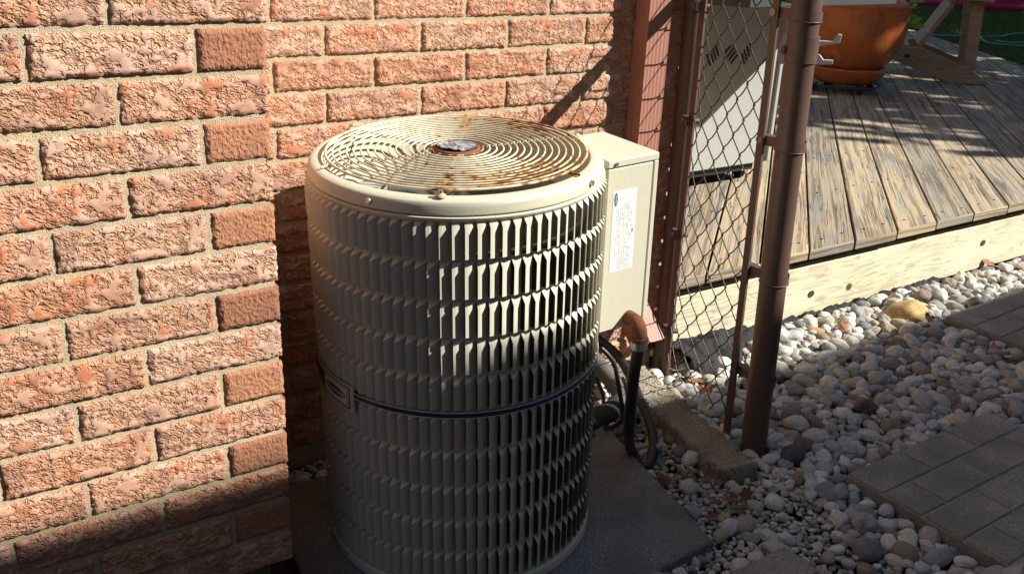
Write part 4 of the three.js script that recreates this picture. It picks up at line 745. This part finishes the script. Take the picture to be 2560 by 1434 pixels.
// ---------------------------------------------------------------- river pebbles
{
  const ico = (seedN, amp) => { seed(seedN); const g = new THREE.IcosahedronGeometry(1, 6), p = g.attributes.position, ox = rr(0, 50), oy = rr(0, 50); for (let i = 0; i < p.count; i++) { const x = p.getX(i), y = p.getY(i), z = p.getZ(i); const k = 1 + amp * n3(x * 1.1 + ox, y * 1.1 + oy, z * 1.1) + amp * 0.35 * n3(x * 2.6 + oy, y * 2.6, z * 2.6 + ox); p.setXYZ(i, x * k, y * k, z * k); } return g; };
  const smooth = (g) => { // normals shared over the shell
    const p = g.attributes.position, map = new Map(), acc = []; const key = (i) => `${p.getX(i).toFixed(4)},${p.getY(i).toFixed(4)},${p.getZ(i).toFixed(4)}`;
    const ids = new Int32Array(p.count); for (let i = 0; i < p.count; i++) { const k = key(i); if (!map.has(k)) { map.set(k, acc.length); acc.push(V()); } ids[i] = map.get(k); }
    const a = V(), b = V(), c = V(); for (let i = 0; i < p.count; i += 3) { a.fromBufferAttribute(p, i); b.fromBufferAttribute(p, i + 1); c.fromBufferAttribute(p, i + 2); const n = b.clone().sub(a).cross(c.clone().sub(a)); for (let k = 0; k < 3; k++) acc[ids[i + k]].add(n); }
    acc.forEach((n) => n.normalize()); const nn = new Float32Array(p.count * 3); for (let i = 0; i < p.count; i++) acc[ids[i]].toArray(nn, i * 3); g.setAttribute('normal', new THREE.BufferAttribute(nn, 3)); return g;
  };
  const shapes = [5, 6, 7, 8, 9, 10].map((s, i) => smooth(ico(s * 13, 0.15 + 0.07 * (i % 3))));
  const pal = [[0.70, 0.69, 0.65], [0.64, 0.61, 0.54], [0.58, 0.575, 0.55], [0.43, 0.43, 0.42], [0.33, 0.335, 0.335], [0.66, 0.63, 0.58], [0.47, 0.40, 0.31], [0.23, 0.235, 0.245], [0.46, 0.40, 0.35], [0.27, 0.215, 0.165], [0.52, 0.515, 0.50]];
  const bareMat = (c) => std({ map: stoneMaps.map, bumpMap: stoneMaps.bump, bumpScale: 0.0012, color: rgb(...c), roughness: 0.82 });
  const mats = pal.map(bareMat);
  const inPoly = (poly, x, z) => { let s = 0; for (let i = 0; i < poly.length; i++) { const [a, b] = poly[i], [c, d] = poly[(i + 1) % poly.length]; const k = (c - a) * (z - b) - (d - b) * (x - a); if (k > 0) s++; else s--; } return Math.abs(s) === poly.length; };
  const grow = (poly, m) => { const cx = poly.reduce((s, p) => s + p[0], 0) / poly.length, cz = poly.reduce((s, p) => s + p[1], 0) / poly.length; return poly.map(([x, z]) => { const l = Math.hypot(x - cx, z - cz); return [cx + (x - cx) * (1 + m / l), cz + (z - cz) * (1 + m / l)]; }); };
  const sq = (x, z, t) => [[0, 0], [0.6, 0], [0.6, 0.6], [0, 0.6]].map(([a, b]) => [x + a * Math.cos(t) + b * Math.sin(t), z - a * Math.sin(t) + b * Math.cos(t)]);
  const solids = [[[0.02, 0.30], [0.80, 0.285], [0.905, -0.29], [0.07, -0.36]], [[1.0, 0.118], [1.108, 0.145], [1.225, -0.46], [1.115, -0.46]], sq(1.266, 0.268, 0.02), sq(2.372, -0.205, 0.05), sq(0.318, 0.40, 0.03)];
  const placed = [], cell = 0.05, grid = new Map();
  const free = (x, z, r) => {
    if (z < -0.47 + r * 0.8 || (x < 1.32 && z < -0.445 + r) || (x < 0.02 && z < 0.03)) return false;
    for (const s of solids) if (inPoly(grow(s, r * 0.55), x, z)) return false;
    if (Math.hypot(x - 1.2, z - 0.04) < 0.031 + r * 0.7 || Math.hypot(x - 1.286, z + 0.412) < 0.024 + r * 0.7) return false;
    const i0 = Math.floor(x / cell), j0 = Math.floor(z / cell);
    for (let i = i0 - 1; i <= i0 + 1; i++) for (let j = j0 - 1; j <= j0 + 1; j++) for (const q of grid.get(i * 1000 + j) ?? []) if (Math.hypot(q.x - x, q.z - z) < (q.r + r) * 0.80) return false;
    return true;
  };
  const put = (o) => { placed.push(o); const k = Math.floor(o.x / cell) * 1000 + Math.floor(o.z / cell); if (!grid.has(k)) grid.set(k, []); grid.get(k).push(o); };
  // stones that stand out, placed where the photograph shows them
  const special = [
    ['tan_rock', 'large tan block of rock at the edge of the gravel by the deck', 2262, 786, 0.062, [0.50, 0.33, 0.13], 0.62, 1.0],
    ['pale_stone', 'upright pale rounded stone below the tan rock', 2273, 836, 0.036, [0.60, 0.52, 0.44], 0.95, 0.8],
    ['red_stone', 'dark red broken stone among the grey pebbles', 2167, 1026, 0.030, [0.16, 0.075, 0.06], 0.8, 0.85],
    ['dark_rock', 'rough near black rock beside the foot of the right fence post', 1980, 1146, 0.034, [0.075, 0.075, 0.075], 0.75, 0.8],
    ['brown_stone', 'square brown stone just above the rough black rock', 2008, 1118, 0.025, [0.20, 0.13, 0.075], 0.7, 1.0],
    ['mauve_stone', 'smooth round mauve grey stone near the corner of a patio slab', 2168, 1382, 0.029, [0.20, 0.195, 0.22], 0.92, 0.98],
    ['oval_stone', 'flat oval blue grey stone tucked against the patio slab side', 2345, 1400, 0.032, [0.30, 0.305, 0.33], 0.55, 0.7],
    ['orange_stone', 'flat orange tan stone in the sunlit gravel beside the fence post', 2040, 832, 0.028, [0.44, 0.26, 0.12], 0.5, 0.75],
    ['beige_stone', 'big smooth beige stone against the concrete edging', 1714, 1112, 0.026, [0.40, 0.34, 0.28], 0.7, 0.75],
    ['slate_stone', 'blue grey stone next to the big beige one by the concrete edging', 1700, 1134, 0.020, [0.17, 0.18, 0.195], 0.7, 0.85],
    ['white_stone', 'whitish lumpy stone on the fine gravel beside the concrete pad', 1722, 1222, 0.025, [0.52, 0.50, 0.47], 0.7, 0.9],
    ['buff_stone', 'large buff stone half way between pad and concrete edging', 1862, 1318, 0.026, [0.38, 0.33, 0.26], 0.7, 0.85],
    ['ochre_stone', 'mossy ochre stone among grey pebbles left of a patio slab', 1994, 1205, 0.020, [0.27, 0.21, 0.10], 0.8, 0.7],
    ['wedge_stone', 'buff wedge shaped stone close to the corner of the concrete pad', 1800, 1345, 0.024, [0.40, 0.36, 0.25], 0.6, 0.6],
  ];
  seed(101);
  for (const [name, label, u, v, r, c, flat, el] of special) { const p = onY(u, v, r * flat * 0.5); const m = single(name, label, 'stone', smooth(ico(Math.round(u + v), name.includes('rock') || name === 'red_stone' ? 0.30 : 0.12)), bareMat(c)); m.position.set(p.x, r * flat * 0.62 + 0.004, p.z); m.scale.set(r * 1.12, r * flat, r * el); m.rotation.set(rr(-0.15, 0.15), rr(-0.6, 0.6), rr(-0.15, 0.15)); put({ x: p.x, z: p.z, r: r * 0.9, done: true }); }
  // packing: large first, then the gaps
  const xMin = 0.1, xMax = 4.2, zMin = -0.46, zMax = 0.95;
  const fine = (x, z) => 1 - sstep(1.02, 1.2, x + 0.12 * pn(x * 4, z * 4) - 0.15 * z);    // crushed fine gravel near the pad
  const levels = [[0.029, 350], [0.0245, 1300], [0.021, 3600], [0.018, 8000], [0.0152, 14000], [0.0122, 19000], [0.0090, 26000], [0.0070, 30000], [0.0052, 32000], [0.0042, 20000]];
  for (const [r0, tries] of levels) for (let i = 0; i < tries; i++) {
    const x = rr(xMin, xMax), z = rr(zMin, zMax), f = fine(x, z), r = r0 * rr(0.88, 1.12);
    if (r > lerp(0.05, 0.0085, f) && rnd() > 0.05) continue;
    if (r < 0.0065 && f < 0.5 && rnd() < 0.6) continue;
    if (free(x, z, r)) put({ x, z, r });
  }
  const list = placed.filter((o) => !o.done);
  for (const o of list) { o.y = o.r * rr(0.30, 0.62) + 0.006 * rnd(); o.size = 0; const p = toPixel(V(o.x, o.y, o.z)); if (p && p[0] > 0 && p[0] < 2560 && p[1] > 0 && p[1] < 1434) o.size = o.r / p[2]; }
  // a second, loose layer lying on top
  const n1 = list.length;
  for (let i = 0; i < n1; i++) { const b = list[i]; if (rnd() < 0.20) { const r = b.r * rr(0.6, 1.0), x = b.x + rr(-1, 1) * b.r, z = b.z + rr(-1, 1) * b.r; if (z < -0.45 + r || solids.some((s) => inPoly(grow(s, r * 0.6), x, z))) continue; const o = { x, z, r, y: b.y + b.r * 0.45 }; const p = toPixel(V(x, o.y, z)); o.size = p && p[0] > 0 && p[0] < 2560 && p[1] > 0 && p[1] < 1434 ? r / p[2] : 0; list.push(o); } }
  const visible = (o) => { // not behind the air conditioner, the pad or the bay wall as seen in the photograph
    const p = toPixel(V(o.x, o.y, o.z)); return p && p[0] > 1500 && !(p[0] < 1760 && o.z > 0.3); };
  list.sort((a, b) => b.size - a.size);
  let nBig = 0; const many = shapes.map(() => []);
  const dim = (o) => { o.s = [o.r * rr(1.0, 1.32), o.r * rr(0.6, 0.9), o.r * rr(0.78, 1.0)]; o.q = new THREE.Quaternion().setFromEuler(new THREE.Euler(rr(-0.35, 0.35), rr(0, 6.28), rr(-0.35, 0.35))); o.c = Math.floor(Math.pow(rnd(), 1.15) * pal.length); o.g = Math.floor(rnd() * shapes.length); };
  for (const o of list) {
    dim(o);
    if (nBig < 285 && o.size > 0 && visible(o)) {
      nBig++;
      const tone = ['white', 'cream', 'pale grey', 'mid grey', 'grey', 'ivory', 'tan', 'dark blue grey', 'pinkish tan', 'dark brown', 'light grey'][o.c];
      const zone = o.z < -0.23 ? 'in the sunlit gravel strip along the deck edge board' : o.x - 0.15 * o.z < 1.14 ? 'in the gravel between the concrete pad and the fence edging' : 'in the shaded gravel between the fence and the patio slabs';
      const m = single('pebble', `${tone} rounded pebble ${zone}`, 'pebble', shapes[o.g], mats[o.c], 'river pebbles in the gravel bed');
      m.position.set(o.x, o.y, o.z); m.quaternion.copy(o.q); m.scale.set(...o.s);
    } else many[o.g].push(o);
  }
  // bedding layer that fills what is left
  for (let i = 0; i < 14000; i++) { const x = rr(xMin, xMax), z = rr(zMin, zMax), r = rr(0.004, 0.009); if (z < -0.45 || solids.some((s) => inPoly(grow(s, 0.0), x, z))) continue; const o = { x, z, r, y: -0.004 + rr(-0.004, 0.003) }; dim(o); many[o.g].push(o); }
  const gravel = new THREE.Group(); gravel.name = 'gravel'; gravel.userData = { kind: 'stuff', label: 'small mixed gravel filling in around the larger pebbles', category: 'gravel' }; scene.add(gravel);
  const loMat = std({ map: stoneMaps.map, bumpMap: stoneMaps.bump, bumpScale: 0.001, color: rgb(1, 1, 1), roughness: 0.82 });
  many.forEach((arr, gi) => { const im = new THREE.InstancedMesh(shapes[gi], loMat, arr.length), m4 = new THREE.Matrix4(); arr.forEach((o, i) => { m4.compose(V(o.x, o.y, o.z), o.q, V(...o.s)); im.setMatrixAt(i, m4); const c = pal[o.c], k = rr(0.85, 1.12); im.setColorAt(i, rgb(c[0] * k, c[1] * k, c[2] * k)); }); im.name = 'gravel_stones'; shadow(im); gravel.add(im); });
}

// ---------------------------------------------------------------- dry leaves blown into the gravel
{
  seed(55);
  const leafG = [0, 1, 2].map((n) => {
    const s = new THREE.Shape(), lob = 5 + n; const pts = [];
    for (let i = 0; i <= 40; i++) { const a = i / 40 * Math.PI * 2, r = 0.5 + 0.32 * Math.abs(Math.cos(a * lob / 2)) * (1 - 0.3 * Math.abs(Math.sin(a / 2 + n))); pts.push(new THREE.Vector2(r * Math.cos(a), r * Math.sin(a) * 0.72)); }
    s.setFromPoints(pts); const g = new THREE.ShapeGeometry(s, 3).toNonIndexed(), p = g.attributes.position;
    for (let i = 0; i < p.count; i++) { const x = p.getX(i), y = p.getY(i); p.setZ(i, 0.35 * x * x + 0.4 * y * y * (n - 1) + 0.12 * pn(x * 4 + n * 7, y * 4)); }
    g.computeVertexNormals(); g.rotateX(-Math.PI / 2); return g;
  });
  const put = (u, v, size, label, mi) => { const p = onY(u, v, 0.03); const m = single('dry_leaf', label, 'leaf', leafG[Math.floor(rnd() * 3)], M.dryLeaf[mi ?? Math.floor(rnd() * 3)], 'dry leaves'); m.position.set(p.x, 0.028 + rnd() * 0.006, p.z); m.scale.setScalar(size); m.rotation.set(rr(-0.5, 0.5), rr(0, 6.28), rr(-0.5, 0.5)); };
  const A = 'curled dry brown leaf on the shaded gravel between the pad and the fence edging', B = 'curled dry leaf in the sunlit gravel at the foot of the chain link', Cc = 'curled dry leaf among pebbles along the pale deck board';
  for (const [u, v] of [[1660, 1195], [1700, 1185], [1735, 1180], [1770, 1195], [1800, 1205], [1640, 1200], [1790, 1255], [1830, 1250], [1850, 1270], [1865, 1240], [1780, 1290], [1725, 1195], [1610, 1190]]) put(u, v, rr(0.016, 0.03), A, 1);
  for (const [u, v] of [[1690, 925], [1745, 955], [1720, 945], [1685, 905], [1765, 970], [1595, 985]]) put(u, v, rr(0.03, 0.05), B, rnd() < 0.5 ? 0 : 2);
  for (const [u, v] of [[2225, 742], [2300, 730], [2330, 790], [2110, 820], [2510, 800], [2480, 870], [2525, 895], [2230, 745], [2545, 665], [2470, 655]]) put(u, v, rr(0.03, 0.05), Cc, rnd() < 0.6 ? 0 : 2);
}

// ---------------------------------------------------------------- garden tree beside the yard: shades the far part of the deck and the lawn
{
  const bark = std({ map: woodMaps.map, bumpMap: woodMaps.bump, bumpScale: 0.01, color: rgb(0.5, 0.45, 0.4), roughness: 1 }), green = std({ color: rgb(0.07, 0.12, 0.03), roughness: 0.8, side: THREE.DoubleSide });
  const leaf = new THREE.PlaneGeometry(0.16, 0.11);
  const tree = (label, x, z, R, H, N) => {
    const t = thing('garden_tree', label, 'tree', [x, 0, z]);
    const limbs = [rod([0, -0.1, 0], [0.1, 2.2, 0.05], 0.2, 14, 0.14)];
    for (let k = 0; k < 9; k++) { const a = k * 0.75, r = rr(0.4, 0.8) * R; limbs.push(rod([0.1, rr(1.8, 2.2), 0.05], [r * Math.cos(a), H + rr(-1.0, 1.0), r * Math.sin(a)], 0.08, 8, 0.02)); }
    part('trunk', metricUV(flatMerge(limbs)), bark, t);
    const im = new THREE.InstancedMesh(leaf, green, N), m4 = new THREE.Matrix4();
    for (let i = 0; i < N; i++) { const a = rr(0, 6.28), b = Math.acos(rr(-1, 1)), q = Math.cbrt(rr(0.1, 1)), lump = 1 + 0.22 * pn(a * 1.6, b * 1.8); m4.compose(V(R * q * lump * Math.sin(b) * Math.cos(a), H + 2.1 * q * lump * Math.cos(b), R * q * lump * Math.sin(b) * Math.sin(a)), new THREE.Quaternion().setFromEuler(new THREE.Euler(rr(0, 6), rr(0, 6), rr(0, 6))), V(1, 1, 1).multiplyScalar(rr(0.8, 1.9))); im.setMatrixAt(i, m4); }
    im.name = 'crown'; im.userData = { kind: 'stuff' }; shadow(im); t.add(im);
  };
  seed(202);
  tree('broad leafy tree beside the deck, shading the garden chair', 10.7, 0.9, 3.0, 4.1, 3300);
  tree('large spreading tree at the edge of the lawn beyond the deck', 16.2, -3.0, 4.6, 4.8, 12000);
}

renderer.render(scene, camera);
